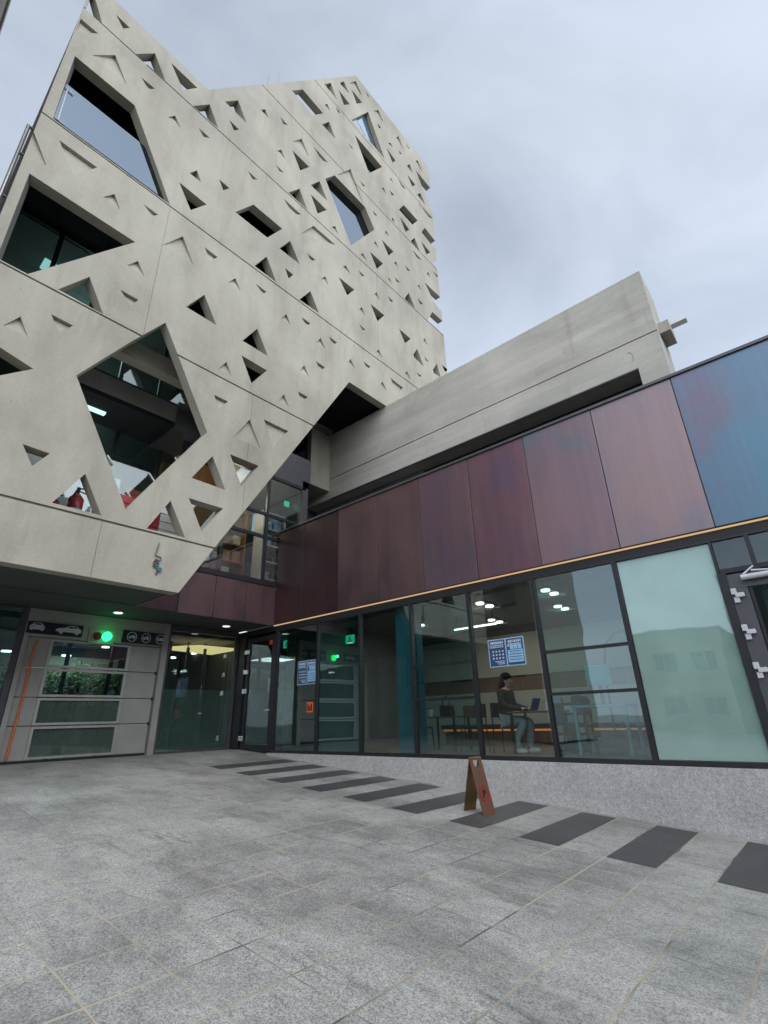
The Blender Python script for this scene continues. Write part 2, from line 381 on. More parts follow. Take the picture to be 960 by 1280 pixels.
# ------------------------------------------------------------------ mesh helpers (survey units in, metres out)
COL = sc.collection
def addbox(bm, x0, x1, y0, y1, z0, z1):
    vs = [bm.verts.new(P(x, y, z)) for x in (x0, x1) for y in (y0, y1) for z in (z0, z1)]
    for f in ((0,1,3,2), (4,6,7,5), (0,4,5,1), (2,3,7,6), (0,2,6,4), (1,5,7,3)):
        bm.faces.new([vs[i] for i in f])
def addprism(bm, pts, off):
    """pts: ordered survey points (planar), off: survey offset vector"""
    a = [bm.verts.new(P(*p)) for p in pts]
    b = [bm.verts.new(P(p[0]+off[0], p[1]+off[1], p[2]+off[2])) for p in pts]
    bm.faces.new(a); bm.faces.new(b[::-1])
    n = len(pts)
    for i in range(n):
        bm.faces.new((a[i], b[i], b[(i+1) % n], a[(i+1) % n]))
def addtube(bm, a, b, r, seg=10, r2=None):
    a, b = Vector(a), Vector(b); r2 = r if r2 is None else r2
    d = (b-a); ln = d.length; d.normalize()
    q = d.to_track_quat('Z', 'Y')
    A = []; B = []
    for i in range(seg):
        t = 2*math.pi*i/seg; o = q @ Vector((math.cos(t), math.sin(t), 0))
        pa = a+o*r; pb = b+o*r2
        A.append(bm.verts.new(P(*pa))); B.append(bm.verts.new(P(*pb)))
    bm.faces.new(A[::-1]); bm.faces.new(B)
    for i in range(seg): bm.faces.new((A[i], A[(i+1)%seg], B[(i+1)%seg], B[i]))
def adddisc(bm, c, n, r, t, seg=20):
    c = Vector(c); n = Vector(n).normalized(); addtube(bm, c-n*t/2, c+n*t/2, r, seg)
def obj(name, bm, mat, parent=None, bevel=0.0, smooth=False):
    bmesh.ops.recalc_face_normals(bm, faces=bm.faces[:])
    me = bpy.data.meshes.new(name); bm.to_mesh(me); bm.free()
    me.materials.append(M[mat] if isinstance(mat, str) else mat)
    o = bpy.data.objects.new(name, me); COL.objects.link(o)
    if parent is not None: put(o, parent)
    if smooth:
        for p in me.polygons: p.use_smooth = True
    if bevel:
        b = o.modifiers.new('bevel', 'BEVEL'); b.width = bevel; b.segments = 2; b.limit_method = 'ANGLE'
    return o
def worldloc(o):
    l = o.location.copy()
    while o.parent: o = o.parent; l += o.location
    return l
def put(o, parent):
    o.parent = parent
    if parent.type == 'EMPTY':
        for v in o.data.vertices: v.co -= parent.location
def box(name, b, mat, parent=None, bevel=0.0):
    bm = bmesh.new(); addbox(bm, *b); return obj(name, bm, mat, parent, bevel)
def boxes(name, bs, mat, parent=None, bevel=0.0):
    bm = bmesh.new()
    for b in bs: addbox(bm, *b)
    return obj(name, bm, mat, parent, bevel)
def sub(o, parent):
    """mesh child of a mesh child: both carry coordinates relative to the thing's empty"""
    o.parent = parent; return o
def thing(name, label, cat, loc, group=None):
    o = bpy.data.objects.new(name, None); COL.objects.link(o)
    o.location = P(*loc); o['label'] = label; o['category'] = cat; o.empty_display_size = 0.2
    if group: o['group'] = group
    return o
def tag(o, label, cat, group=None):
    o['label'] = label; o['category'] = cat
    if group: o['group'] = group
    return o
def part2(name, bm, mat, part, root, bevel=0.0, smooth=False):
    """sub-part under a part of root"""
    o = obj(name, bm, mat, None, bevel, smooth)
    for v in o.data.vertices: v.co -= root.location
    o.parent = part; return o
def BM(*bs):
    bm = bmesh.new()
    for b in bs: addbox(bm, *b)
    return bm

# ================================================================== SETTING: ground
GZ = lambda y: (-1.435 + 0.0745*(y-11.944)) if y < 18.45 else -0.95
bm = bmesh.new()
ys = [-460, -14, 18.45, 460]; zs = [GZ(-14), GZ(-14), -0.95, -0.95]
rows = [[bm.verts.new(P(x, y, z)) for x in (-460, 460)] for y, z in zip(ys, zs)]
for i in range(3): bm.faces.new((rows[i][0], rows[i][1], rows[i+1][1], rows[i+1][0]))
g = obj('ground', bm, 'paving'); g['kind'] = 'structure'
# basalt strips laid in the paving along the plinth
for k in range(-1, 9):
    y0 = TY0 + TDY*(4+2*k) ; y1 = y0+TDY
    if k == 9: y1 = y0 + TDY
    bm = bmesh.new()
    xa = 9.14 if k < 6 else 9.14
    vs = [bm.verts.new(P(x, y, GZ(y)+0.006)) for x, y in ((xa, y0+.012), (12.05, y0+.012), (12.05, y1-.012), (xa, y1-.012))]
    bm.faces.new(vs)
    s = obj('paving_strip', bm, 'darkpaving'); s['kind'] = 'structure'

# ================================================================== TOWER FACADE
YT = 14.0; TH = 0.40; YG = 19.2
XL, XR = 0.25, 23.1
def fx(u, v):
    p = on(u, v, 1, YT); return (p[0], p[2])
def Z(o, s, pts): return [fx(o[0]+a/s, o[1]+b/s) for a, b in pts]
zA, zB, zC = (0,0), (160,40), (180,230)
O = {'A': ((0,0),4.8), 'A3': ((0,0),3.0), 'B': ((160,40),5.3333), 'C': ((180,230),5.3333), 'D': ((240,380),4.8),
     'E': ((320,80),6.0), 'F': ((340,210),6.0), 'G': ((420,80),6.857), 'H': ((420,360),6.0), 'L': ((0,200),5.3333),
     'L3': ((0,200),3.0), 'R': ((460,180),4.2667), 'V': ((90,390),4.572), 'W': ((0,500),3.0), 'X': ((220,560),4.8),
     'Q': ((240,320),2.6667)}
holes_src = {
 'A': [[(512,52),(612,137),(560,-50)], [(697,88),(780,168),(738,170)]],
 'A3': [[(672,683),(775,767),(715,788)]],
 'L': [[(388,862),(597,778),(688,1028)]],
 'V': [[(535,60),(772,688),(308,1130),(25,362),(345,165)]],
 'W': [[(85,165),(187,200),(120,248)], [(195,385),(320,277),(380,433)], [(550,482),(640,377),(694,516)],
       [(708,367),(837,407),(757,495)], [(718,292),(797,210),(845,337)]],
 'X': [[(325,37),(497,107),(392,232)]],
 'D': [[(303,220),(392,148),(455,312)], [(297,308),(450,398),(358,478)]],
 'C': [[(280,818),(403,738),(482,940)], [(737,545),(818,483),(882,655)], [(608,187),(730,137),(922,298),(822,357)]],
 'F': [[(55,602),(137,547),(207,720)], [(97,750),(160,800),(125,828)], [(123,183),(207,155),(263,312)],
       [(290,127),(357,98),(415,247)], [(290,195),(411,315),(343,340)],
       [(500,818),(617,912),(565,955)], [(735,627),(832,717),(787,757)], [(823,537),(910,627),(875,658)],
       [(400,80),(470,55),(698,293),(768,462),(593,580)]],
 'Q': [[(358,145),(395,117),(423,190)]],
 'B': [[(50,147),(180,142),(250,325)], [(288,205),(462,372),(368,388)], [(433,492),(545,482),(602,643)],
       [(645,463),(735,455),(790,607)], [(675,585),(740,650),(707,657)], [(885,518),(915,515),(937,573)],
       [(410,940),(460,922),(487,1000)], [(608,982),(678,1042),(635,1055)]],
 'E': [[(270,200),(350,190),(503,370),(428,385)], [(493,452),(548,433),(597,562)], [(273,647),(400,772),(332,797)],
       [(740,530),(945,772),(848,820)], [(620,195),(705,303),(660,307)], [(717,190),(797,290),(755,298)],
       [(512,150),(562,142),(605,265)], [(625,140),(660,130),(700,225)], [(910,440),(938,480),(922,482)]],
 'G': [[(133,478),(275,410),(418,815)], [(430,715),(510,828),(485,843)], [(448,680),(465,672),(487,712)],
       [(540,740),(562,770),(547,773)], [(608,872),(632,857),(660,940)], [(610,945),(680,1035),(653,1050)]],
 'R': [[(262,268),(280,262),(308,330)], [(165,350),(190,325),(265,408),(237,430)], [(170,387),(220,457),(200,468)],
       [(228,517),(248,500),(280,580)], [(283,518),(332,578),(312,588)], [(195,825),(217,793),(252,880)],
       [(14,853),(87,913),(53,950)], [(165,985),(227,1038),(200,1068)], [(238,1130),(262,1092),(298,1187)],
       [(340,1213),(367,1172),(388,1245)], [(393,1178),(428,1205),(412,1215)]],
}
rec_src = {
 'A': [[(485,112),(590,202),(452,188)], [(553,330),(692,330),(758,503)], [(847,462),(930,533),(890,535)]],
 'A3': [[(222,525),(365,628),(275,655)], [(122,482),(174,620),(90,585)], [(388,738),(430,727),(450,785)], [(537,765),(593,805),(573,810)]],
 'L': [[(848,702),(920,672),(962,775)], [(803,865),(922,932),(870,972)], [(20,1103),(137,1043),(183,1175)], [(342,1028),(487,1103),(390,1155)]],
 'L3': [[(818,783),(850,757),(866,808)], [(803,880),(855,905),(822,935)]],
 'D': [[(155,388),(203,350),(233,432)], [(133,543),(215,583),(165,632)], [(250,797),(347,692),(410,867)], [(432,692),(577,762),(490,860)],
       [(517,583),(552,542),(580,615)], [(637,525),(695,558),(655,585)], [(643,403),(675,367),(702,437)], [(743,342),(797,380),(770,402)],
       [(745,233),(772,203),(798,267)], [(822,195),(870,230),(847,248)], [(535,87),(567,60),(593,128)], [(655,77),(710,115),(688,133)]],
 'C': [[(128,405),(260,348),(327,537)], [(405,422),(490,487),(440,517)], [(562,655),(610,628),(643,710)], [(743,663),(815,717),(795,735)]],
 'F': [[(85,228),(220,350),(160,345)], [(218,492),(312,433),(478,578)], [(265,640),(327,690),(292,695)], [(447,443),(475,435),(497,498)],
       [(370,828),(402,812),(422,875)], [(532,740),(555,730),(588,795)], [(645,765),(693,807),(673,812)], [(665,650),(683,637),(713,698)],
       [(765,560),(777,550),(803,605)], [(848,483),(857,468),(880,517)], [(657,92),(700,137),(683,137)], [(755,318),(790,358),(770,355)],
       [(822,150),(837,147),(858,198)], [(882,165),(917,203),(898,205)], [(882,80),(892,75),(912,117)], [(895,385),(907,372),(925,420)],
       [(915,708),(932,703),(947,748)], [(870,830),(877,820),(905,875)], [(918,815),(960,860),(935,855)], [(492,50),(588,8),(684,268)]],
 'B': [[(88,300),(180,382),(140,380)], [(268,567),(315,557),(350,637)], [(472,640),(547,707),(505,700)], [(797,925),(865,985),(830,980)]],
 'E': [[(700,143),(748,127),(795,235)], [(823,205),(853,250),(837,240)], [(515,303),(537,300),(557,355)], [(598,320),(635,367),(615,362)],
       [(690,590),(732,637),(712,628)], [(882,350),(918,345),(957,440)], [(277,580),(343,560),(397,693)], [(432,620),(540,738),(490,720)],
       [(157,650),(190,642),(217,708)], [(148,755),(210,815),(178,805)], [(180,397),(240,460),(207,450)], [(780,872),(820,915),(798,910)]],
 'G': [[(680,833),(700,822),(740,925)], [(515,630),(535,618),(580,735)], [(600,680),(632,728),(617,720)]],
 'H': [[(85,565),(110,532),(143,605)], [(205,548),(258,590),(235,608)], [(175,158),(195,143),(220,208)], [(173,270),(222,315),(200,315)],
       [(300,480),(322,460),(347,525)], [(335,722),(350,703),(380,770)], [(408,673),(502,747),(460,805)], [(515,645),(533,622),(560,685)], [(603,632),(645,660),(625,665)]],
 'R': [[(155,180),(205,245),(183,230)], [(264,310),(346,400),(325,390)], [(198,645),(225,678),(210,675)], [(235,562),(287,620),(262,608)],
       [(313,690),(322,683),(333,715)], [(345,678),(380,710),(365,708)], [(265,757),(273,748),(285,783)], [(265,822),(293,853),(278,855)],
       [(35,800),(47,790),(63,833)], [(105,810),(135,840),(120,842)], [(295,1045),(303,1035),(318,1077)], [(300,1130),(325,1163),(310,1158)]],
}
holes = [Z(*O[k], p) for k, l in holes_src.items() for p in l]
recs = [Z(*O[k], p) for k, l in rec_src.items() for p in l]
JZ = [5.24, 11.71, 17.95, 24.25, 30.4, 36.0]
# the big openings that run out to the left edge, the left middle one
t1 = Z(*O['A'], [(405,298),(808,632)]); t1b = fx(212.7,255)
terr = [(0.55, t1[0][1]-0.15), (t1[1][0], t1[1][1]), (t1b[0], 18.02), (0.55, 18.02)]
terr[0] = (0.50, t1[0][1]+0.0)
p0 = fx(24,208.4); p1 = fx(169.1,302.6); p2 = fx(34.7,342.5)
lft = [(0.50, p0[1]), p1, p2, (0.50, 11.78)]
lmid = [fx(-30,712), fx(41.7,461), fx(-30,500)]
lmid = [(0.6, fx(0,442.5)[1]+0.35), fx(41.7,461), (0.6, fx(0,485.5)[1]-0.35)]
holes += [terr, lft, lmid]
def cen(p): return (sum(a for a, b in p)/len(p), sum(b for a, b in p)/len(p))
# notches cut into the right edge
def nr(pts): 
    r = Z(*O['R'], pts); r[1] = (XR, r[1][1]); r[2] = (XR, r[2][1]); return r
notch = [nr([(255,140),(332,235),(350,385)]), nr([(303,447),(358,517),(372,572),(282,475)]), nr([(343,632),(374,625),(384,688)]),
         nr([(302,738),(396,828),(405,905),(350,840)]), nr([(343,895),(408,955),(416,1030),(318,940)])]
outline = [(XL, 3.66), fx(223,741), fx(267,686), fx(436.5,477.5), (XR, 15.22)]
for n in sorted(notch, key=lambda n: n[2][1]):
    outline.append((XR, n[2][1]))
    if len(n) == 4: outline.append(n[3])
    outline.append(n[0]); outline.append((XR, n[1][1]))
outline += [(XR, 42.05), (fx(445,92)[0], 42.05), (fx(260,112)[0], 26.18), (XL, 26.18)]
def ensure_ccw(p):
    a = sum(p[i][0]*p[(i+1)%len(p)][1]-p[(i+1)%len(p)][0]*p[i][1] for i in range(len(p)))
    return p if a > 0 else p[::-1]
cu = bpy.data.curves.new('fac', 'CURVE'); cu.dimensions = '2D'; cu.fill_mode = 'BOTH'; cu.extrude = TH/2
for poly in [outline]+holes:
    sp = cu.splines.new('POLY'); sp.points.add(len(poly)-1)
    for i, (x, z) in enumerate(poly): sp.points[i].co = (x, z, 0, 1)
    sp.use_cyclic_u = True
tmp = bpy.data.objects.new('tmp', cu); COL.objects.link(tmp)
dg = bpy.context.evaluated_depsgraph_get()
me = bpy.data.meshes.new_from_object(tmp.evaluated_get(dg))
bpy.data.objects.remove(tmp)
for v in me.vertices:
    x, z, w_ = v.co
    v.co = P(x, YT+TH/2+w_, z)
bm = bmesh.new(); bm.from_mesh(me)
bmesh.ops.remove_doubles(bm, verts=bm.verts[:], dist=0.0005)
bmesh.ops.recalc_face_normals(bm, faces=bm.faces[:])
bm.to_mesh(me); bm.free(); me.name = 'facade'
facade = bpy.data.objects.new('facade', me); COL.objects.link(facade)
# recess and joint cutters
RD = 0.085
hc = [cen(h) for h in holes]
kept = []
for r in recs:
    c = cen(r)
    if any(math.dist(c, cen(k)) < 0.22 for k in kept): continue
    if any(math.dist(c, h) < 0.3 for h in hc): continue
    kept.append(r)
bm = bmesh.new()
for r in kept:        # niches: deepest at the top, running out towards the foot
    q = ensure_ccw(r); zl = min(z for x, z in q); zh = max(z for x, z in q)
    a_ = [bm.verts.new(P(x, YT-0.2, z)) for x, z in q]
    b_ = [bm.verts.new(P(x, YT+0.015+0.12*(z-zl)/(zh-zl), z)) for x, z in q]
    bm.faces.new(a_); bm.faces.new(b_[::-1])
    for i in range(len(q)): k = (i+1) % len(q); bm.faces.new((a_[i], b_[i], b_[k], a_[k]))
bmesh.ops.recalc_face_normals(bm, faces=bm.faces[:])
cm = bpy.data.meshes.new('cut'); bm.to_mesh(cm); bm.free(); c1 = bpy.data.objects.new('cut', cm); COL.objects.link(c1)
bm = bmesh.new()
for i, z in enumerate(JZ): addbox(bm, -1, 24, YT-0.2, YT+0.075, z-0.035, z+0.03)
for u, v, za, zb in ((213,258,11.75,17.9), (317,488,5.3,11.66), (118,697,3.6,5.2), (470,330,18,24.2)):
    xq = fx(u, v)[0]; addbox(bm, xq-.008, xq+.008, YT-.2, YT+.02, za, zb)
bmesh.ops.recalc_face_normals(bm, faces=bm.faces[:])
cm = bpy.data.meshes.new('cut2'); bm.to_mesh(cm); bm.free(); c2 = bpy.data.objects.new('cut2', cm); COL.objects.link(c2)
for c in (c1, c2):
    mo = facade.modifiers.new('b', 'BOOLEAN'); mo.operation = 'DIFFERENCE'; mo.object = c; mo.solver = 'EXACT'
dg = bpy.context.evaluated_depsgraph_get()
me2 = bpy.data.meshes.new_from_object(facade.evaluated_get(dg)); me2.name = 'facade'
facade.modifiers.clear(); facade.data = me2
bpy.data.objects.remove(c1); bpy.data.objects.remove(c2)
me2.materials.clear(); me2.materials.append(M['concrete'])
for p in me2.polygons: p.use_smooth = False; p.material_index = 0

tower = thing('concrete_tower', 'tall pale concrete tower with triangular openings above the parking entrance', 'building', (8, 17, -0.95))
put(facade, tower)

# splayed left jambs of the two big openings
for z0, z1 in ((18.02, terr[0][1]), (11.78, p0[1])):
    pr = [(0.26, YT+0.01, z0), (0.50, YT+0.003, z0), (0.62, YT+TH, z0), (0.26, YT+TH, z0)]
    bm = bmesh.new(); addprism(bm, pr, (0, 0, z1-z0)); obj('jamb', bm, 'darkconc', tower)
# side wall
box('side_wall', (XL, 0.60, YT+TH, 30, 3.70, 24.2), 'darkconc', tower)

# slabs / soffits / volumes
slabs = []
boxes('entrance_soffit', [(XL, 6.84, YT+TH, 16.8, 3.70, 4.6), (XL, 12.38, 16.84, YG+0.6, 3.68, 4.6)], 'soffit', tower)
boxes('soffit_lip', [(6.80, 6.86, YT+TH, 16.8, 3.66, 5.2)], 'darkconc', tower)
# level 1: floor, glazing at y 19
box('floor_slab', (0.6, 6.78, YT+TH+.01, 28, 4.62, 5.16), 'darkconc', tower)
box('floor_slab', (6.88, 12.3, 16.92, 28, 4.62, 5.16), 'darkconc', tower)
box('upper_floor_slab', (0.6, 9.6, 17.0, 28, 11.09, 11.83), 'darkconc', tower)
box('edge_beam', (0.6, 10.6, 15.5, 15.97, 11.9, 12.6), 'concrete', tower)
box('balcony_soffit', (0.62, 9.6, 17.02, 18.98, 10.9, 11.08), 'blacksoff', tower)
def glazed(name, x0, x1, y, z0, z1, nx, mat, root, zs_=(), fr=0.09, frm='frame', paneT=0.03):
    """window wall facing -Y : frame part + pane sub-part"""
    bs = [(x0, x1, y-.06, y+.06, z0, z0+fr), (x0, x1, y-.06, y+.06, z1-fr, z1)]
    xs = [x0 + (x1-x0)*i/nx for i in range(nx+1)]
    for i, x in enumerate(xs):
        a = x if i == 0 else (x-fr if i == nx else x-fr/2)
        bs.append((a, a+fr, y-.058, y+.058, z0+fr, z1-fr))
    for z in zs_: bs.append((x0+fr, x1-fr, y-.05, y+.05, z-fr/2, z+fr/2))
    f = boxes(name, bs, frm, root)
    part2('pane', BM((x0+.02, x1-.02, y-.005, y-.005+paneT, z0+.02, z1-.02)), mat, f, root)
    return f
glazed('window', 0.6, 9.4, 19.0, 5.18, 11.05, 5, 'darkglass', tower, (7.3,), 0.14)
glazed('window', 0.6, 9.4, 17.15, 11.84, 17.0, 6, 'darkglass', tower, (13.1,), 0.14)
# upper storeys, set back behind the pierced screen, coloured dark in place of shade
vols = [(17.0, 17.95, 0.6, 21.5), (23.4, 24.1, 0.6, 21.5), (29.6, 30.3, 9.8, 21.5), (35.2, 35.9, 14.2, 21.5)]
for z0, z1, x0, x1 in vols:
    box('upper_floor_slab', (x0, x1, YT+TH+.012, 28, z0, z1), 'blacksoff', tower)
glazed('window', 0.6, 21.4, 17.0, 17.96, 23.4, 12, 'darkglass', tower, (), 0.16)
glazed('window', 9.9, 21.4, 17.0, 24.12, 29.6, 7, 'darkglass', tower, (), 0.16)
glazed('window', 14.3, 21.4, 17.0, 30.32, 35.2, 5, 'darkglass', tower, (), 0.16)
box('back_wall', (0.6, 21.4, 20.5, 20.9, 17.96, 23.4), 'darkwall', tower)
boxes('upper_back_wall', [(9.9, 21.4, 20.5, 20.9, 24.12, 29.6), (14.3, 21.4, 20.5, 20.9, 30.32, 35.2)], 'darkwall', tower)
for b_ in [(21.42, 21.7, 17.0, 28, 17.96, 23.38), (21.42, 21.7, 17.0, 28, 24.12, 29.58), (21.42, 21.7, 17.0, 28, 30.32, 35.18),
           (9.6, 9.88, 17.0, 28, 24.12, 29.58), (14.0, 14.28, 17.0, 28, 30.32, 35.18)]: box('end_wall', b_, 'darkwall', tower)
# soffit over the terrace (the dark triangle) and its beams
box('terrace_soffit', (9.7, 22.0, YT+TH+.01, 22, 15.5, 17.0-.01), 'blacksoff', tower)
boxes('soffit_beam', [(9.7, 16.68, 18.07, 18.28, 15.16, 15.49)], 'darkconc', tower)
# level 1 and 2 interiors
boxes('inner_wall', [(0.6, 9.4, 25.0, 25.2, 5.16, 11.08), (0.6, 9.4, 23.0, 23.2, 11.84, 17.0)], 'midwall', tower)
box('inner_ceiling', (0.62, 9.4, 19.1, 25, 10.95, 11.08), 'darkwall', tower)
box('inner_ceiling', (0.62, 9.4, 17.25, 23, 16.85, 16.98), 'midwall', tower)
pl = boxes('ceiling_light', [(1.3, 2.3, 19.6, 20.3, 10.88, 10.94)], 'lampteal', tower)
pl = boxes('ceiling_light', [(5.6, 6.1, 18.0, 19.6, 16.78, 16.84)], 'lampteal', tower)
pl = boxes('ceiling_light', [(7.6, 8.0, 17.6, 18.6, 16.78, 16.84)], 'lampteal', tower)
q = on(60, 333, 2, 16.78); boxes('ceiling_light', [(q[0]-.2, q[0]+.2, q[1]-.3, q[1]+.3, 16.76, 16.84)], 'lampteal', tower)
for k_, p_ in enumerate(((5.0, 22.0, 9.0), (4.0, 20.5, 15.0))):
    ld = bpy.data.lights.new('room_fill', 'POINT'); ld.energy = 45; ld.color = (.8, 1, .95); ld.shadow_soft_size = .4  # added in mid-room to brighten the inner walls
    lo = bpy.data.objects.new('room_fill', ld); COL.objects.link(lo); lo.parent = tower; lo.location = P(*p_)-tower.location
box('inner_column', (8.2, 9.0, 19.8, 20.6, 5.17, 10.94), 'orangewood', tower)
# brown recess wall seen behind the small lower triangles
box('recess_wall', (7.3, 9.3, 16.4, 16.6, 6.2, 9.4), 'orangewood', tower)

def flush(name, poly, mat, y=YT+TH+0.02, fr=None, fmat='frame'):
    bm = bmesh.new(); addprism(bm, [(x, y, z) for x, z in ensure_ccw(poly)], (0, 0.03, 0))
    o = obj(name, bm, mat, tower)
    return o
def grow(p, k):
    c = cen(p); return [(c[0]+(x-c[0])*k, c[1]+(z-c[1])*k) for x, z in p]
win_big = Z(*O['F'], [(400,80),(470,55),(698,293),(768,462),(593,580)])
flush('window_pane', grow(win_big, 1.10), 'mirrorglass', YT+TH+0.02)
flush('window_pane', grow(Z(*O['E'], [(740,530),(945,772),(848,820)]), 1.2), 'mirrorglass', YT+TH+0.02)
flush('window_pane', grow(Z(*O['R'], [(165,350),(190,325),(265,408),(237,430)]), 1.2), 'mirrorglass', YT+TH+0.02)
for k in (1, 3, 4):
    n_ = notch[k]
    zb = min(p[1] for p in n_)-.25; zt = max(p[1] for p in n_)-0.9
    flush('corner_glass', [(20.2, zb), (XR-.12, zb), (XR-.12, zt), (20.2, zt)], 'mirrorglass', YT+TH+0.06)
# glass balustrades
tb = [on(360/4.8, 470/4.8, 1, YT+.2), on(865/4.8, 873/4.8, 1, YT+.2)]
bal = boxes('balustrade', [(0.55, 5.2, YT+.18, YT+.21, 17.98, tb[0][2]-0.1)], 'railglass', tower)
pts = [(0.46, 18.0), (0.46, 20.15), (3.92, 20.15), (4.55, 19.2), (4.7, 18.0)]
bpy.data.objects.remove(bal)
def balpoly(pxs, y):
    return [(lambda q: (q[0], q[2]))(on(u, v, 1, y)) for u, v in pxs]
bp = balpoly([(75,98),(180,182),(187.5,196),(212,254),(56,139)], YT+.22)
bm = bmesh.new(); addprism(bm, [(x, YT+.22, z) for x, z in ensure_ccw(bp)], (0, .03, 0))
obj('balustrade', bm, M['mirrorglass'], tower)
bm = bmesh.new()   # steel clips and post
a, b = on(84,112,1,YT+.2), on(72,150,1,YT+.2)
addtube(bm, a, b, 0.028)
for q in (a, b): addtube(bm, (q[0]-.2, q[1]-.02, q[2]+.03), (q[0]+.2, q[1]-.02, q[2]-.03), 0.02)
a, b = on(70,115,1,YT+.2), on(62,140,1,YT+.2); addtube(bm, a, b, 0.05)
obj('rail_post', bm, 'signwhite', tower)
bp = balpoly([(445,146),(459,142),(476,195),(470,193)], YT+.3)
bm = bmesh.new(); addprism(bm, [(x, YT+.3, z) for x, z in ensure_ccw(grow(bp, 1.15))], (0, .03, 0))
obj('balustrade', bm, M['railglass'], tower)
# low balustrade inside the diamond
bm = bmesh.new(); addbox(bm, 3.2, 9.2, 15.9, 15.93, 5.2, 8.05); ba = obj('balustrade', bm, 'glass', tower)
bm = bmesh.new()
for q in ((138,575),(190,597),(150,617),(162,620),(222,577)):
    bm = bmesh.new(); c = on(*q, 1, 15.85); addtube(bm, (c[0]-.12, c[1], c[2]+.13), (c[0]+.12, c[1], c[2]-.13), 0.03); part2('bracket', bm, 'white', ba, tower)
# white upstand and grille seen past the balustrade
box('upstand', (0.7, 8.6, 18.3, 18.5, 5.17, 7.75), 'midwall', tower)
bm = bmesh.new()
for i in range(9): addbox(bm, 6.6, 8.3, 18.2, 18.28, 7.0-.14*i, 7.07-.14*i)
obj('grille', bm, 'black', tower)
# stair core / louvre fins on the low roof and roof aerials
bm = bmesh.new()
for i in range(8): addbox(bm, 3.2+.28*i, 3.29+.28*i, 17.5, 17.7, 24.3, 27.6)
obj('roof_fin', bm, 'greyframe', tower)
bm = bmesh.new()
for u, v in ((335,100),(348,97)):
    c = on(u, v+3, 1, YT+.5); addtube(bm, (c[0], c[1], c[2]-1.2), (c[0], c[1], c[2]+0.7), 0.011, 6)
obj('roof_aerial', bm, 'greyframe', tower)

# inner concrete piece behind the gap, with its window
YB = 18.3
wp = [(u, w_) for u, _, w_ in [on(388,580,1,YB), on(390,537,1,YB)]]
boxes('gap_wall', [(15.3, 16.7, YB, 20.2, 11.66, 15.16), (14.15, 15.3, YB, 20.2, 11.66, 12.72), (9.5, 14.15, YB, 20.2, 12.02, 12.72),
                   (9.5, 15.3, YB, 20.2, 15.02, 15.16)], 'concrete', tower)
f = boxes('window', [(15.12, 15.3, YB+.12, YB+.3, 12.72, 15.02), (14.86, 15.06, YB+.3, YB+.36, 12.9, 15.02), (9.5, 15.12, YB+.15, YB+.3, 12.72, 12.86)], 'frame', tower)
part2('pane', BM((9.5, 15.12, YB+.2, YB+.23, 12.86, 15.02)), 'mirrorglass', f, tower)

# long concrete terrace block to the right of the tower
XC = 16.68
blk = boxes('terrace_block', [(XC, XC+1.9, 1.45, 20.2, 12.42, 15.22), (XC, XC+1.9, 2.33, 20.2, 11.2, 12.36), (XC, XC+1.9, 1.45, 2.329, 7.2, 12.36),
                              (XC+.06, XC+1.84, 1.5, 20.1, 12.36, 12.42)], 'board', tower)
boxes('slot_glazing', [(XC+.95, XC+1.1, 2.4, 20.2, 7.0, 11.19)], 'black', tower)  # black sheet standing for the dark glazing at the back of the slot
boxes('soffit_wall', [(XC+.80, XC+.94, 12.4, 20.2, 7.0, 11.19)], 'midwall', tower)
box('block_reveal', (XC-.01, XC+.02, 2.33, 18.2, 11.13, 11.20), 'black', tower)
# rain outlet and blade on the far end of the block
gz = boxes('rain_outlet', [(XC+.5, XC+1.5, 1.1, 1.45, 12.55, 13.0)], 'concrete', tower)
bm = bmesh.new(); addbox(bm, XC+1.3, XC+1.6, 0.6, 1.45, 13.3, 13.42); obj('steel_blade', bm, 'steel', tower)
# scribbled mark on the block
bm = bmesh.new(); c = on(787,441,0,XC-.01); pr = None
for i in range(15):
    t = i/14*4.4; q = (XC-.006, c[1]+.07*math.cos(t), c[2]+.11*math.sin(t)-.02*i)
    if pr: addtube(bm, pr, q, 0.006, 5)
    pr = q
obj('chalk_mark', bm, 'greyframe', tower)

boxes('link_wall', [(13.96, 17.9, 20.21, 20.4, 6.9, 12.0)], 'darkwall', tower)
boxes('garage_end_wall', [(13.2, 13.4, YG+.21, YG+6.4, -1.2, 3.66), (12.56, 19.2, YG, YG+.2, -1.2, 3.66)], 'darkwall', tower)
# glass corner room over the copper fascia
gr = glazed('corner_window', 7.6, 13.8, 16.86, 5.33, 10.35, 3, 'glass', tower, (7.35, 8.4), 0.13)
boxes('corner_frame', [(13.6, 13.95, 16.8, 17.1, 5.3, 10.7), (7.6, 13.95, 16.8, 17.0, 10.36, 10.75)], 'greyframe', tower)
boxes('corner_cornice', [(7.2, 14.15, 16.9, 20.2, 10.76, 12.0)], 'greyframe', tower)
boxes('corner_room', [(7.6, 22, 24.0, 24.2, 5.17, 10.6)], 'darkwall', tower)
boxes('corner_ceiling', [(9.7, 13.9, 17.1, 24.0, 10.35, 10.5)], 'midwall', tower)
boxes('corner_floor', [(12.32, 22.0, 16.9, 24.0, 4.7, 5.16)], 'darkwall', tower)
box('side_glass', (13.9, 13.93, 17.1, 22, 7.7, 10.6), 'darkglass', tower)
c = on(358,630,1,19.0); 
c = on(358,630,1,18.0)
ex = box('exit_sign', (c[0]-.14, c[0]+.14, 17.95, 18.02, c[2]-.13, c[2]+.13), 'exitgreen', tower)

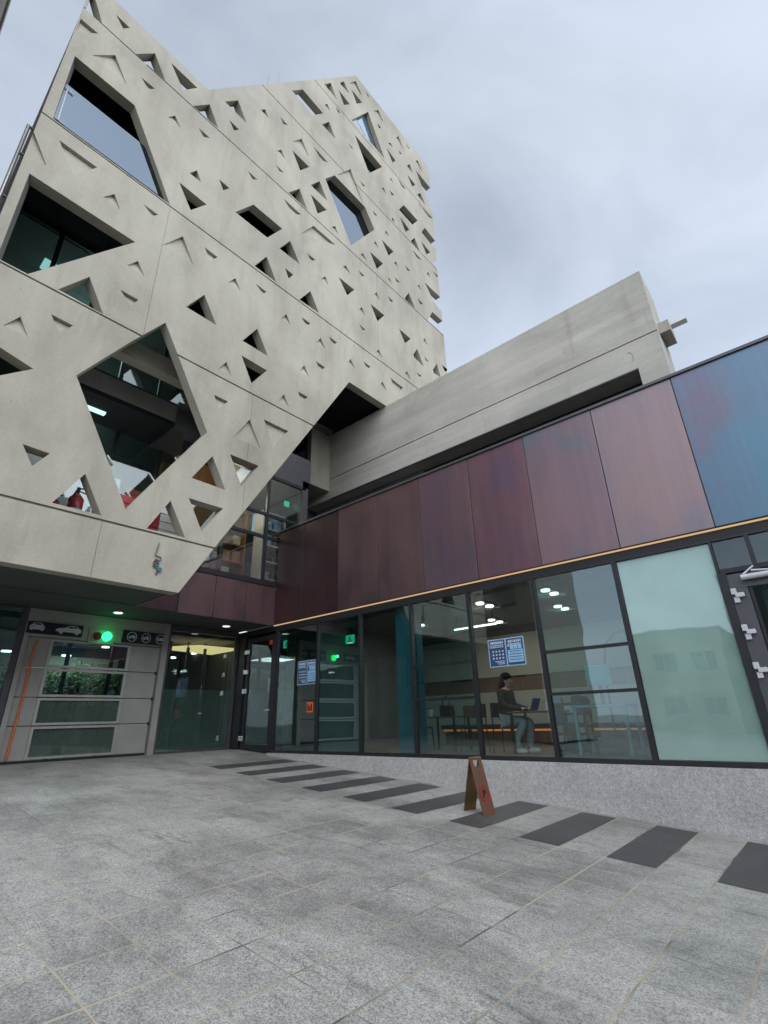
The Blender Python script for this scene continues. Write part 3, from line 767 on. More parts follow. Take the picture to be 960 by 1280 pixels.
# ------------------------------------------------------------------ things inside the corner room
def shelf(label, x0, x1, y, z0, z1, n, mat, group=None):
    t = thing('display_shelf', label, 'shelf', ((x0+x1)/2, y, z0), group)
    bs = [(x0, x0+.06, y, y+.7, z0, z1), (x1-.06, x1, y, y+.7, z0, z1)]
    for i in range(n+1):
        zz = z0+(z1-z0)*i/n; bs.append((x0+.06, x1-.06, y, y+.7, zz-.03, zz+.03))
    boxes('frame', bs, mat, t); return t
s1 = shelf('orange wooden shelf of small goods behind the corner glazing, beside the concrete edge', 10.3, 12.5, 19.5, 5.2, 9.4, 5, 'orangewood')
s2 = shelf('white metal shelf of blue boxes behind the corner glazing, beside the dark cladding', 12.5, 13.8, 18.2, 5.2, 9.2, 5, 'white')
rnd = random.Random(3)
LV = ['bottom shelf', 'second shelf up', 'middle shelf', 'fourth shelf up', 'top shelf']
CN = {'orangewood': 'orange', 'wood': 'brown', 'yellow': 'yellow', 'offwhite': 'beige', 'red': 'red', 'paleblue': 'pale blue', 'white': 'white', 'greyframe': 'grey', 'blue': 'blue'}
def goods(x0, x1, y, zs_, mats, pos, what, group):
    for li, zz in enumerate(zs_):
        x = x0; n = len(pos)
        for i in range(n):
            wd = (x1-x0)/n*rnd.uniform(.6,.9); h = rnd.uniform(.3,.6); m_ = rnd.choice(mats)
            o = boxes('goods_box', [(x, x+wd, y+.1, y+.5, zz+.04, zz+h)], m_, None, 0.01)
            tag(o, '%s box %s on the %s of the %s' % (CN[m_], pos[i], LV[li], what), 'box', group); x += (x1-x0)/n
goods(10.4, 12.4, 19.5, [5.2+.84*i for i in range(5)], ['orangewood', 'wood', 'offwhite', 'orangewood', 'offwhite', 'wood'],
      ['at the left end', 'left of centre', 'right of centre', 'at the right end'], 'orange shelf', 'goods on the orange wooden shelf')
goods(12.6, 13.75, 18.2, [5.2+.8*i for i in range(5)], ['paleblue', 'white', 'paleblue', 'wood'],
      ['at the left', 'at the right'], 'white metal shelf', 'cartons on the white metal shelf')
o = boxes('wall_board', [(12.9, 13.4, 20.5, 20.6, 9.0, 10.3)], 'orangewood'); tag(o, 'plain orange board hung up behind the corner glazing', 'board')
lamp = thing('ceiling_lamp', 'warm ceiling lamp over the shelves in the glazed corner room', 'lamp', (11.5, 19, 10.3))
box('diffuser', (11.0, 12.0, 18.7, 19.3, 10.26, 10.32), 'lampwarm', lamp)
ld = bpy.data.lights.new('lamp_light', 'POINT'); ld.energy = 30; ld.color = (1, .82, .6); ld.shadow_soft_size = .25
lo = bpy.data.objects.new('lamp_light', ld); COL.objects.link(lo); lo.parent = lamp; lo.location = P(10.8,18.2,9.6)-P(11.5,19,10.3)

# red and white things behind the lowest openings
def extinguisher(x, y, z, label):
    t = thing('fire_extinguisher', label, 'fire extinguisher', (x, y, z), 'fire extinguishers behind the triangle')
    bm = bmesh.new(); addtube(bm, (x, y, z), (x, y, z+.75), .2, 20); addtube(bm, (x, y, z+.75), (x, y, z+.92), .2, 20, .07)
    obj('cylinder', bm, 'red', t, 0, True)
    bm = bmesh.new(); addtube(bm, (x, y, z+.2), (x, y, z+.42), .205, 20); obj('label_band', bm, 'white', t)
    bm = bmesh.new(); addtube(bm, (x, y, z+.92), (x, y, z+1.12), .05, 8); addtube(bm, (x, y, z+1.08), (x+.22, y, z+1.16), .025, 6)
    addtube(bm, (x+.02, y, z+1.02), (x+.24, y, z+.98), .02, 6); addtube(bm, (x-.04, y-.05, z+1.02), (x-.2, y-.1, z+.6), .025, 6)
    obj('valve_handle', bm, 'black', t); return t
extinguisher(4.05, 15.4, 5.45, 'red fire extinguisher in the middle of the lit triangular opening')
extinguisher(4.72, 15.4, 5.35, 'red fire extinguisher closest to the dark jamb of the triangular opening')
extinguisher(3.45, 15.4, 5.2, 'red fire extinguisher in the narrow left tip of the triangular opening')
o = boxes('white_partition', [(2.4, 5.4, 16.2, 16.3, 5.2, 7.6)], 'white'); tag(o, 'white partition standing behind the red extinguishers', 'partition')  # plain white paint, gives off no light
ld = bpy.data.lights.new('ceiling_spot', 'POINT'); ld.energy = 20; ld.color = (.85, 1, .95); ld.shadow_soft_size = .3
lamp = thing('bulkhead_lamp', 'cool white lamp under the balcony soffit behind the diamond opening', 'lamp', (4.6, 18.0, 10.8))
box('diffuser', (4.2, 5.0, 17.9, 18.1, 10.80, 10.88), 'lampteal', lamp)
lo = bpy.data.objects.new('ceiling_spot', ld); COL.objects.link(lo); lo.parent = lamp; lo.location = P(4.6,17.0,8.6)-P(4.6,18.0,10.8)
bm = bmesh.new(); c = [on(u, v, 1, 16.0) for u, v in ((160,609),(182,617),(172,642),(157,640))]
addprism(bm, [tuple(q) for q in c], (0, .12, 0)); o = obj('red_board', bm, 'red'); tag(o, 'slanted red board leaning in the bottom tip of the diamond opening', 'board')
t = thing('slatted_panel', 'red and white slatted panel behind the lower right triangle', 'panel', (6.9, 15.6, 5.2))
boxes('red_slat', [(5.2, 6.62, 15.6, 15.66, 5.2+.28*i, 5.2+.28*i+.25) for i in range(6)], 'red', t)
boxes('white_slat', [(6.64, 7.6, 15.6, 15.66, 5.2+.28*i, 5.2+.28*i+.25) for i in range(5)], 'white', t)

# pipe bracketed off the left edge
pp = thing('wall_pipe', 'slim grey pipe held off the left edge of the concrete tower', 'pipe', (0.1, 15, 12))
bm = bmesh.new(); addtube(bm, (.105, 15, 12.5), (.105, 15, 18.25), .055, 12); obj('pipe', bm, 'steel', pp, 0, True)
for z_ in (18.22, 16.9, 14.9): bm = bmesh.new(); addtube(bm, (.105, 15, z_), (.33, 15, z_), .05, 10); obj('bracket', bm, 'greyframe', pp)

# tangled cord hanging on the facade
def pathtube(bm, pts, r, seg=6):
    for a, b in zip(pts, pts[1:]): addtube(bm, a, b, r, seg)
bm = bmesh.new()
pxs = [(470,300),(455,340),(430,420),(400,490),(385,545),(430,565),(480,580),(505,610),(500,640),(470,660),(430,640),(400,620),(380,640),(420,670),(460,700),(410,700),(365,660),(350,700),(370,730),(430,700),(460,720),(440,760),(380,760),(350,720),(345,760),(380,800),(440,790),(465,830),(420,860),(395,890),(395,920),(430,925)]
pts = [on(170+a/16, 660+b/16, 1, YT-.03) for a, b in pxs]
pathtube(bm, pts, 0.014); cord = obj('hanging_cord', bm, 'greyframe'); tag(cord, 'thin tangled cord hanging on the facade under its lowest joint', 'cord')
for v in ():
    pass
q = on(170+463/16, 660+832/16, 1, YT-.04); bm = bmesh.new(); adddisc(bm, (q[0], q[1], q[2]), (0,1,0), .07, .05, 12); o = obj('plug', bm, 'tealpaint', None); o.parent = cord

# ================================================================== GARAGE WALL (y = YG)
def gx(u, v): q = on(u, v, 1, YG); return q[0], q[2]
GB = -0.95
gx0, gx1 = gx(35,775)[0], gx(208,800)[0]
dz1 = gx(124,803)[1]
zt = 3.66
boxes('garage_surround', [(gx0+.08, gx1-.02, YG, YG+.3, dz1+.02, zt), (gx0-.02, gx0+.12, YG-.05, YG+.25, GB, zt), (gx1-.16, gx1+.06, YG-.08, YG+.25, GB, zt)], 'panelsteel', tower)
door = thing('garage_door', 'grey steel sectional garage door with four glazed bands', 'garage door', (6.6, YG, GB))
dx0, dx1 = gx0+.14, gx1-.18
wx0, wx1 = gx(66,801)[0], gx(163,810)[0]
rows_ = [dz1, gx(62,835)[1], gx(52,872)[1], gx(43,908)[1], GB+.06]
for i in range(4):
    zt_, zb_ = rows_[i], rows_[i+1]
    fr = boxes('panel', [(dx0, wx0, YG+.08, YG+.18, zb_+.02, zt_-.0), (wx1, dx1, YG+.08, YG+.18, zb_+.02, zt_-.0),
                         (wx0, wx1, YG+.085, YG+.175, zt_-.06, zt_-.0), (wx0, wx1, YG+.085, YG+.175, zb_+.02, zb_+.07)], 'panelsteel', door, 0.008)
    part2('trim', BM((wx0-.04, wx1+.04, YG+.04, YG+.08, zt_-.08, zt_-.02), (wx0-.04, wx1+.04, YG+.04, YG+.08, zb_+.03, zb_+.10),
                     (wx0-.04, wx0+.05, YG+.045, YG+.08, zb_+.10, zt_-.08), (wx1-.05, wx1+.04, YG+.045, YG+.08, zb_+.10, zt_-.08)), 'steel', fr, door)
    part2('pane', BM((wx0, wx1, YG+.12, YG+.14, zb_+.07, zt_-.06)), 'darkglass' if i < 2 else 'hazeglass', fr, door)
boxes('hinge', [(dx1-.05, dx1+.0, YG+.02, YG+.08, r-.05, r+.05) for r in rows_[1:4]], 'black', door)
box('seal', (dx0, dx1, YG+.09, YG+.17, GB, GB+.07), 'black', door)
# orange line down the door
a, b = gx(44,800), gx(4,950)
bm = bmesh.new(); zz = [a[1], 2.1, 1.2, .3, b[1]-.02]
px_ = [a[0]+.02, a[0]-.03, a[0]+.0, a[0]-.02, b[0]+.02]
pathtube(bm, [(x+.05, YG+.02, z) for x, z in zip(px_, zz)], .032, 8)
o = obj('orange_cable', bm, 'orange'); tag(o, 'orange cable running down the left side of the garage door', 'cable')
# garage interior
boxes('garage_room', [(3.0, 13.2, YG+6.2, YG+6.4, GB, 3.6), (3.0, 3.2, YG+.4, YG+6.2, GB, 3.6)], 'darkwall', tower)
box('rear_panel', (5.2, 9.9, YG+6.05, YG+6.19, .9, 2.9), 'offwhite', tower)
box('room_ceiling', (3.2, 13.2, YG+.62, YG+6.2, 3.4, 3.6), 'darkwall', tower)
bm = BM((gx1+.15, 13.1, YG+.62, YG+6.1, 3.30, 3.38))
boxes('lift_rail', [(6.2, 6.32, YG+1.2, YG+1.3, GB, 3.3), (7.7, 7.82, YG+1.2, YG+1.3, GB, 3.3), (5.2, 9.2, YG+1.6, YG+1.8, -.6, -.45)], 'frame', tower)
# yellow ceiling panel behind the frosted glazing
yl = thing('ceiling_lamp', 'glowing yellow ceiling panel behind the green glazing beside the garage door', 'lamp', (11.2, YG+3, 3.0))
bm = bmesh.new(); addprism(bm, [(10.2, YG+2.8, 3.1), (11.2, YG+1.2, 3.1), (13.1, YG+1.2, 3.1), (13.1, YG+3.4, 3.1)], (0,0,.08)); obj('diffuser', bm, 'yellowlight', yl)
# left glass
gt = gx(20,760)[1]
f = boxes('side_window', [(2.0, gx0-.04, YG-.02, YG+.1, GB, GB+.1), (2.0, gx0-.04, YG-.02, YG+.1, gt, zt), (gx0-.2, gx0-.04, YG-.02, YG+.1, GB+.1, gt)], 'greyframe', tower)
part2('pane', BM((2.0, gx0-.2, YG+.03, YG+.05, GB+.1, gt)), 'tealglass', f, tower)
# right frosted glazing
gr0, gr1 = gx1+.06, 12.35
ztg = gx(215,788)[1]
f = boxes('side_window', [(gr0, gr1, YG-.02, YG+.1, GB, GB+.08), (gr0, gr1, YG-.02, YG+.1, ztg, zt), (gr1-.12, gr1, YG-.02, YG+.1, GB+.08, ztg), (gr0, gr0+.1, YG-.02, YG+.1, GB+.08, ztg)], 'greyframe', tower)
zf = gx(240,862)[1]
part2('pane', BM((gr0+.1, gr1-.12, YG+.03, YG+.05, GB+.08, ztg)), 'glass', f, tower)
part2('frosted_film', BM((gr0+.11, gr1-.13, YG+.055, YG+.065, GB+.09, zf)), 'frostdark', f, tower)
boxes('glazing_bar', [(gr0+.9+.8*i, gr0+1.0+.8*i, YG+1.6, YG+1.7, zf-.6, 3.3) for i in range(3)], 'frame', tower)

# signs over the door
def sign(px0, px1, label):
    (x0, zt1), (x1, zb1) = gx(*px0), gx(*px1)
    t = thing('sign', label, 'sign', ((x0+x1)/2, YG, zb1)); 
    return t, x0, x1, zb1, zt1
YS = YG-.04
def flat(bm, poly, y, t=.012): addprism(bm, [(x, y, z) for x, z in poly], (0, t, 0))
t, x0, x1, zb1, zt1 = sign((35,776), (101,797.5), 'dark sign with a white car from the front and a white car from the side')
zt1 = 3.27; zb1 = 2.90
zt1, zb1 = gx(36,776)[1], gx(34,791)[1]
box('board', (x0, x1, YS-.02, YS+.03, zb1, zt1), 'signnavy', t)
W_, H_ = x1-x0, zt1-zb1
def U(px, pz): return (x0+W_*px, zb1+H_*pz)
bm = bmesh.new()   # front view of a car
flat(bm, [U(*q) for q in [(.05,.32),(.04,.60),(.07,.72),(.11,.90),(.23,.90),(.27,.72),(.30,.60),(.29,.32),(.26,.22),(.24,.32),(.10,.32),(.08,.22)]], YS-.035)
obj('front_car_symbol', bm, 'signwhite', t)
bm = bmesh.new(); flat(bm, [U(*q) for q in [(.10,.72),(.125,.84),(.215,.84),(.24,.72)]], YS-.049); flat(bm, [U(*q) for q in [(.07,.50),(.07,.58),(.11,.54)]], YS-.049); flat(bm, [U(*q) for q in [(.27,.50),(.23,.54),(.27,.58)]], YS-.049); obj('window_symbol', bm, 'signnavy', t)
bm = bmesh.new()   # side view
flat(bm, [U(*q) for q in [(.50,.34),(.50,.50),(.55,.62),(.66,.68),(.72,.86),(.80,.92),(.88,.86),(.93,.68),(.97,.60),(.97,.36),(.93,.30)]], YS-.035)
for cx in (.60, .89):
    q = U(cx, .30); adddisc(bm, (q[0], YS-.032, q[1]), (0,1,0), H_*.15, .02, 16)
obj('side_car_symbol', bm, 'signwhite', t)
bm = bmesh.new(); flat(bm, [U(*q) for q in [(.70,.68),(.745,.82),(.80,.84),(.80,.68)]], YS-.049); flat(bm, [U(*q) for q in [(.815,.68),(.815,.84),(.86,.80),(.89,.70)]], YS-.049); obj('window_symbol', bm, 'signnavy', t)
t, x0, x1, _, _ = sign((154,787), (206,808), 'dark sign with three ringed white vehicle symbols')
zt1, zb1 = gx(154,787.5)[1], gx(152,803)[1]
box('board', (x0, x1, YS-.02, YS+.03, zb1, zt1), 'signnavy', t); W_, H_ = x1-x0, zt1-zb1
for i, cx in enumerate((.2, .52, .85)):
    c = U(cx, .5); R_ = H_*.40; bm = bmesh.new()
    n = 28
    for k in range(n):
        a0, a1 = 2*math.pi*k/n, 2*math.pi*(k+1)/n
        flat(bm, [(c[0]+R_*math.cos(a0), c[1]+R_*math.sin(a0)), (c[0]+R_*math.cos(a1), c[1]+R_*math.sin(a1)), (c[0]+R_*.86*math.cos(a1), c[1]+R_*.86*math.sin(a1)), (c[0]+R_*.86*math.cos(a0), c[1]+R_*.86*math.sin(a0))], YS-.035)
    obj('ring_symbol', bm, 'signwhite', t); bm = bmesh.new()
    e = R_*.72
    shp = [[(-.9,-.25),(-.9,.1),(-.3,.2),(0,.5),(.5,.45),(.95,.15),(.95,-.25)], [(-.9,-.3),(-.9,.25),(-.2,.25),(-.1,.55),(.5,.55),(.85,.1),(.85,-.3)], [(-.9,-.4),(-.9,.5),(-.5,.5),(-.5,.1),(-.2,.1),(-.2,.5),(.8,.4),(.9,-.4)]][i]
    flat(bm, [(c[0]+a*e, c[1]+b*e) for a, b in shp], YS-.035)
    for wx in (-.5, .5): adddisc(bm, (c[0]+wx*e, YS-.030, c[1]-.38*e), (0,1,0), e*.22, .02, 12)
    obj('vehicle_symbol', bm, 'signwhite', t)
# signal light
sg = thing('signal_light', 'round green signal lamp shining beside an unlit red one over the garage door', 'signal light', (7, YG, 2.9))
c1_, c2_ = gx(121,795.5), gx(132.5,796)
boxes('housing', [(c1_[0]-.28, c2_[0]+.28, YG-.04, YG-.002, c1_[1]-.24, c1_[1]+.24)], 'panelsteel', sg)
bm = bmesh.new(); adddisc(bm, (c1_[0], YG-.08, c1_[1]), (0,1,0), .13, .06, 24); obj('red_lens', bm, 'redlamp', sg)
bm = bmesh.new(); adddisc(bm, (c2_[0], YG-.09, c2_[1]), (0,1,0), .155, .08, 24); gl = obj('green_lens', bm, 'lampgreen', sg)
ld = bpy.data.lights.new('green_glow', 'POINT'); ld.energy = 1.2; ld.color = (.02, 1, .2); ld.shadow_soft_size = .05
lo = bpy.data.objects.new('green_glow', ld); COL.objects.link(lo); lo.parent = sg; lo.location = P(c2_[0], YG-.35, c2_[1]+.05)-sg.location
# soffit downlights
for (u, v), lab in (((148,765), 'round recessed soffit lamp above the garage door'), ((283,782), 'round recessed soffit lamp above the green glazing')):
    q = on(u, v, 2, 3.66)
    dl = thing('downlight', lab, 'lamp', (q[0], q[1], 3.6), 'soffit downlights')
    bm = bmesh.new(); adddisc(bm, (q[0], q[1], 3.655), (0,0,1), .19, .05, 24); obj('ring', bm, 'chrome', dl)
    bm = bmesh.new(); adddisc(bm, (q[0], q[1], 3.625), (0,0,1), .14, .02, 24); obj('lens', bm, 'lampgrey', dl)
# lamps inside garage room (reflected / seen through the panes)
for (u, v), lab in (((83,819.5), 'small round ceiling lamp behind the left half of the garage door'), ((132,809), 'small round ceiling lamp behind the right half of the garage door'), ((8,814), 'small ceiling lamp behind the glass left of the garage door'), ((215,822), 'small ceiling lamp behind the left side of the green glazing'), ((243,817), 'small ceiling lamp behind the middle of the green glazing')):
    q = on(u, v, 2, 3.34)
    if not (YG+.6 < q[1] < YG+6): q = on(u, v, 1, YG+2.5)
    dl = thing('ceiling_lamp', lab, 'lamp', (q[0], q[1], q[2]), 'garage ceiling lamps')
    bm = bmesh.new(); adddisc(bm, (q[0], q[1], q[2]), (0,0,1), .16, .05, 16); obj('lens', bm, 'lampwhite', dl)
ld = bpy.data.lights.new('garage_lamp', 'AREA'); ld.energy = 22; ld.size = 1.2; ld.color = (.85, 1, .93)
lo = bpy.data.objects.new('garage_lamp', ld); COL.objects.link(lo); lo.parent = dl; lo.location = P(7.6, YG+4.2, 3.2)-dl.location

# ================================================================== COPPER CLAD WING (x = 12.4)
XW = 12.4; ZC = 3.70; ZTP = 7.68
wing = thing('copper_clad_wing', 'low wing with iridescent copper cladding over a glazed ground floor', 'building', (15, 8, -1))
mats = [0, 0, 1, 2, 3, 4, 5, 5, 6, 6]
edges = [-7, -3.0, -0.92, 1.13, 3.13, 5.15, 7.1, 9.07, 11.04, 13.04, 15.1, 16.8]
mm = [0, 0, 0, 1, 2, 3, 4, 5, 5, 6, 6]  # panels lighten towards the right: patina plus sky sheen put into the colours
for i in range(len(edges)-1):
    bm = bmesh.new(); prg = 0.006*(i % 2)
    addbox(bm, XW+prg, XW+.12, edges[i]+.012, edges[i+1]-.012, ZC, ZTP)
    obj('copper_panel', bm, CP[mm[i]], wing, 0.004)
for i in range(4):
    xa = 6.86 + (XW-6.86)*i/4; xb = 6.86 + (XW-6.86)*(i+1)/4
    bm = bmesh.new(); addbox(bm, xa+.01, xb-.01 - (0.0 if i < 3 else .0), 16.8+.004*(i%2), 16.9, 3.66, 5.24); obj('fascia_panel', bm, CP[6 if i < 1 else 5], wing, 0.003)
boxes('seam', [(XW+.02, XW+.125, -7, 16.8, ZC+.002, ZTP-.002)], 'frame', wing)
boxes('parapet_cap', [(XW-.05, XW+.5, -7, 16.82, ZTP+.005, ZTP+.08)], 'greyframe', wing)
boxes('fascia_cap', [(6.86, XW-.06, 16.76, 16.95, 5.245, 5.32)], 'frame', wing)
box('roof', (XW+.13, 22.5, -7, 16.78, 7.0, 7.3), 'darkwall', wing)
boxes('canopy_soffit', [(XW+.04, XW+.7, -7, YG+.3, 3.44, 3.655)], 'black', wing)
st = box('light_strip', (XW-.0, XW+.035, -7, 16.8, 3.63, 3.665), 'lampgold', wing)
# granite plinth below the windows
boxes('plinth', [(XW-.12, XW+.3, -7, 16.6, -2.9, -1.03)], 'plinth', wing)
yM = [18.62, 16.5, 14.09, 11.94, 9.70, 7.55, 5.50, 3.37, 1.30]
WZ0, WZ1 = -1.02, 3.44
FR = 0.10
def wwin(y0, y1, mat, hz_=(), extra=None, root=wing, fr=FR, label=None):
    """window in the plane x = XW, between y0<y1"""
    bs = [(XW, XW+.14, y0, y1, WZ0, WZ0+.09), (XW, XW+.14, y0, y1, WZ1-.05, WZ1-.001),
          (XW, XW+.138, y0, y0+fr/2, WZ0+.09, WZ1-.05), (XW, XW+.138, y1-fr/2, y1, WZ0+.09, WZ1-.05)]
    for z in hz_: bs.append((XW+.01, XW+.13, y0+fr/2, y1-fr/2, z-.035, z+.035))
    if extra: bs += extra
    f = boxes('window_frame', bs, 'frame', root)
    part2('pane', BM((XW+.06, XW+.075, y0+.01, y1-.01, WZ0+.02, WZ1-.02)), mat, f, root)
    return f
wwin(14.09, 16.5, 'tealglass'); wwin(11.94, 14.09, 'tealglass'); wwin(9.70, 11.94, 'glass')
wwin(7.55, 9.70, 'tealglass', (1.45, 0.50)); wwin(5.50, 7.55, 'glass')
wwin(3.37, 5.50, 'tealglass', (1.47, 0.47))
f = wwin(1.30, 3.37, 'clearmirror')
part2('frosted_film', BM((XW+.085, XW+.095, 1.37, 3.30, WZ0+.1, WZ1-.06)), 'frost', f, wing)
# teal column behind the glazing, white frame pieces
box('teal_column', (XW+.3, XW+.6, 9.72, 10.56, WZ0, 3.43), 'tealpaint', wing)

# entrance door in the corner
def dooryz(name, root, y0, y1, z0, z1, fr, mat, pane, x=XW):
    f = boxes(name, [(x-.02, x+.10, y0, y1, z0, z0+fr), (x-.02, x+.10, y0, y1, z1-fr, z1), (x-.018, x+.098, y0, y0+fr, z0+fr, z1-fr), (x-.018, x+.098, y1-fr, y1, z0+fr, z1-fr)], mat, root, 0.004)
    part2('pane', BM((x+.03, x+.045, y0+fr, y1-fr, z0+fr, z1-fr)), pane, f, root); return f
ed = thing('entrance_door', 'black framed glass door in the dark corner under the soffit', 'door', (XW, 17.6, -0.95))
dooryz('frame', ed, 16.62, 18.5, -0.93, 3.3, .17, 'frame', 'darkglass')
boxes('hinge', [(XW-.10, XW-.02, 18.30, 18.56, z-.09, z+.09) for z in (2.75, 1.95, 1.2, -.55)], 'chrome', ed, 0.01)
boxes('handle', [(XW-.12, XW-.06, 16.70, 16.76, 1.1, 1.6), (XW-.1, XW-.02, 16.66, 16.98, .42, .47)], 'chrome', ed, 0.01)
boxes('corner_post', [(XW-.04, XW+.14, 18.62, 19.18, -.95, 3.43), (XW-.02, XW+.13, 16.5, 16.61, -.95, 3.43)], 'frame', wing)
# right hand door
rd = thing('side_door', 'grey framed glass door with white hinges beside the frosted pane', 'door', (XW, 0.2, -1.8))
ZB = -1.0
f = dooryz('frame', rd, -0.75, 1.20, -0.98, 2.62, .30, 'greyframe', 'darkglass', XW+.01)
part2('glazing_bead', BM((XW-.02, XW+.0, .82, .88, -.6, 2.3)), 'black', f, rd)
for z in (2.17, 1.43, 0.70):
    hg = boxes('hinge', [(XW-.09, XW-.012, .98, 1.14, z-.045, z+.045), (XW-.07, XW-.012, 1.10, 1.2, z+.02, z+.15), (XW-.07, XW-.012, 1.08, 1.18, z-.15, z-.04)], 'signwhite', rd, 0.008)
bm = bmesh.new(); addtube(bm, (XW-.12, .95, 2.50), (XW-.12, .35, 2.50), .055, 12); addtube(bm, (XW-.1, .9, 2.56), (XW-.02, .7, 2.72), .02, 6); addtube(bm, (XW-.1, .45, 2.58), (XW-.1, .75, 2.62), .02, 6)
obj('door_closer', bm, 'signwhite', rd)
f = boxes('transom_frame', [(XW, XW+.13, -7, 1.29, 2.66, 2.76), (XW, XW+.13, -7, 1.29, WZ1-.05, WZ1-.001), (XW, XW+.128, -1.0, -.78, -1.0, 2.66), (XW, XW+.13, 1.2, 1.3, -1.0, 2.66), (XW+.002, XW+.126, .62, .70, 2.76, WZ1-.05)], 'frame', wing)
part2('pane', BM((XW+.06, XW+.075, -7, 1.29, 2.74, WZ1-.02)), 'darkglass', f, wing)
part2('pane', BM((XW+.06, XW+.075, -7, -1.0, WZ0, 2.68)), 'tealglass', f, wing)
# small boards put behind the side door glass, with guessed lettering
def textobj(name, s, size, mat, loc, rot, ext=.006, align='CENTER'):
    c = bpy.data.curves.new(name, 'FONT'); c.body = s; c.size = size; c.extrude = ext; c.align_x = align; c.align_y = 'CENTER'
    t_ = bpy.data.objects.new(name, c); COL.objects.link(t_)
    dg = bpy.context.evaluated_depsgraph_get(); me = bpy.data.meshes.new_from_object(t_.evaluated_get(dg))
    bpy.data.objects.remove(t_)
    o = bpy.data.objects.new(name, me); COL.objects.link(o)
    me.transform(Matrix.Translation(loc) @ rot); me.materials.clear(); me.materials.append(M[mat]); return o
ROTX = Matrix.Rotation(-math.pi/2, 4, 'Z') @ Matrix.Rotation(math.pi/2, 4, 'X')    # reads from -X side
bd = thing('lettered_board', 'dark board with yellow letters behind the side door glass', 'sign', (XW+.3, .3, 1.2))
box('board', (XW+.30, XW+.34, -.6, .75, 0.5, 1.45), 'signnavy', bd)
for s_, y_, z_ in (('10', .35, 1.15), ('1S', .35, .72)):
    o = textobj('lettering', s_, .40*S, 'yellow', P(XW+.285, y_, z_), ROTX); put(o, bd)
bd = thing('lettered_board', 'grey plaque with a dark square emblem in the upper side door glass', 'sign', (XW+.3, .3, 1.6))
box('board', (XW+.30, XW+.34, -.6, .72, 1.55, 2.25), 'greyframe', bd)
boxes('emblem', [(XW+.28, XW+.30, .38, .58, 1.88, 2.08)], 'black', bd)
o = textobj('lettering', 'B', .16*S, 'greyframe', P(XW+.272, .48, 1.98), ROTX); put(o, bd)

# posters on the glass
def poster(y0, y1, z0, z1, label):
    t = thing('poster', label, 'poster', (XW, (y0+y1)/2, z0))
    x = XW+.045
    boxes('sheet', [(x, x+.008, y0, y1, z0, z1)], 'paleblue', t)
    ym = (y0+y1)/2
    bs = [(x-.006, x-.001, ym+.02, y1-.03, z0+.03, z1-.03), (x-.006, x-.001, y0+.03, ym-.02, z0+.03, z1-.03)]
    boxes('printed_panel', bs, 'posternavy', t)
    H = z1-z0; W = y1-y0; rn = random.Random(5)
    lt = []
    for cx in (ym+.02, y0+.03):
        w1 = W/2-.05
        k = cx+w1*.1
        while k < cx+w1*.9:                       # heading strokes
            ww = rn.uniform(.02,.05); lt.append((x-.011, x-.0065, k, k+ww, z1-.03-H*.14, z1-.03-H*.05)); k += ww+.018
        for r in range(2):
            k = cx+w1*.1
            while k < cx+w1*.9:
                ww = rn.uniform(.02,.07); lt.append((x-.011, x-.0065, k, k+ww, z1-.03-H*(.21+.06*r), z1-.03-H*(.175+.06*r))); k += ww+.015
    w1 = W/2-.05
    for r in range(3):                           # small figures on the left half
        for q in range(4):
            a = ym+.02+w1*(.12+.2*q); z = z0+.03+H*(.48-.12*r); lt.append((x-.011, x-.0065, a, a+w1*.09, z, z+H*.06))
    for r in range(3): lt.append((x-.011, x-.0065, ym+.02+w1*.1, ym+.02+w1*(.5+.1*r), z0+.03+H*(.05+.05*r), z0+.03+H*(.07+.05*r)))
    boxes('print', lt, 'posterwhite', t)
    bs = [(x-.012, x-.0066, y0+.05, ym-.05, z0+.09, z0+H*.56)] + [(x-.012, x-.0066, y0+.08+w1*.24*i, y0+.08+w1*(.24*i+.2), z0+H*.58, z0+H*.74) for i in range(3)]
    boxes('light_box', bs, 'posterblue', t)
    bs = [(x-.018, x-.0125, y0+.08, ym-.09, z0+.15+i*.07, z0+.165+i*.07) for i in range(4)]
    boxes('text_line', bs, 'posternavy', t)
    return t
M['posternavy'] = plain('poster_navy', (0.03, 0.07, 0.16), 0.35)
M['posterwhite'] = plain('poster_white', (0.5, 0.6, 0.72), 0.4)
M['posterblue'] = plain('poster_light_blue', (0.30, 0.52, 0.75), 0.35)
poster(5.98, 7.05, 1.22, 1.95, 'blue notice poster on the clear pane above the seated person')
poster(14.12, 15.2, 1.25, 2.10, 'blue notice poster on the dark glazing near the corner entrance')
o = thing('floor_sign', 'small orange notice on the glass low down near the corner entrance', 'sign', (XW, 14.9, 0))
c = on(386,884,0,XW); boxes('plate', [(XW+.045, XW+.055, c[1]-.17, c[1]+.17, c[2]-.17, c[2]+.17)], 'orange', o)
boxes('print', [(XW+.036, XW+.044, c[1]-.12, c[1]-.05, c[2]-.12, c[2]+.12), (XW+.036, XW+.044, c[1]-.02, c[1]+.03, c[2]-.12, c[2]+.05), (XW+.036, XW+.044, c[1]+.06, c[1]+.12, c[2]-.12, c[2]+.12)], 'black', o)
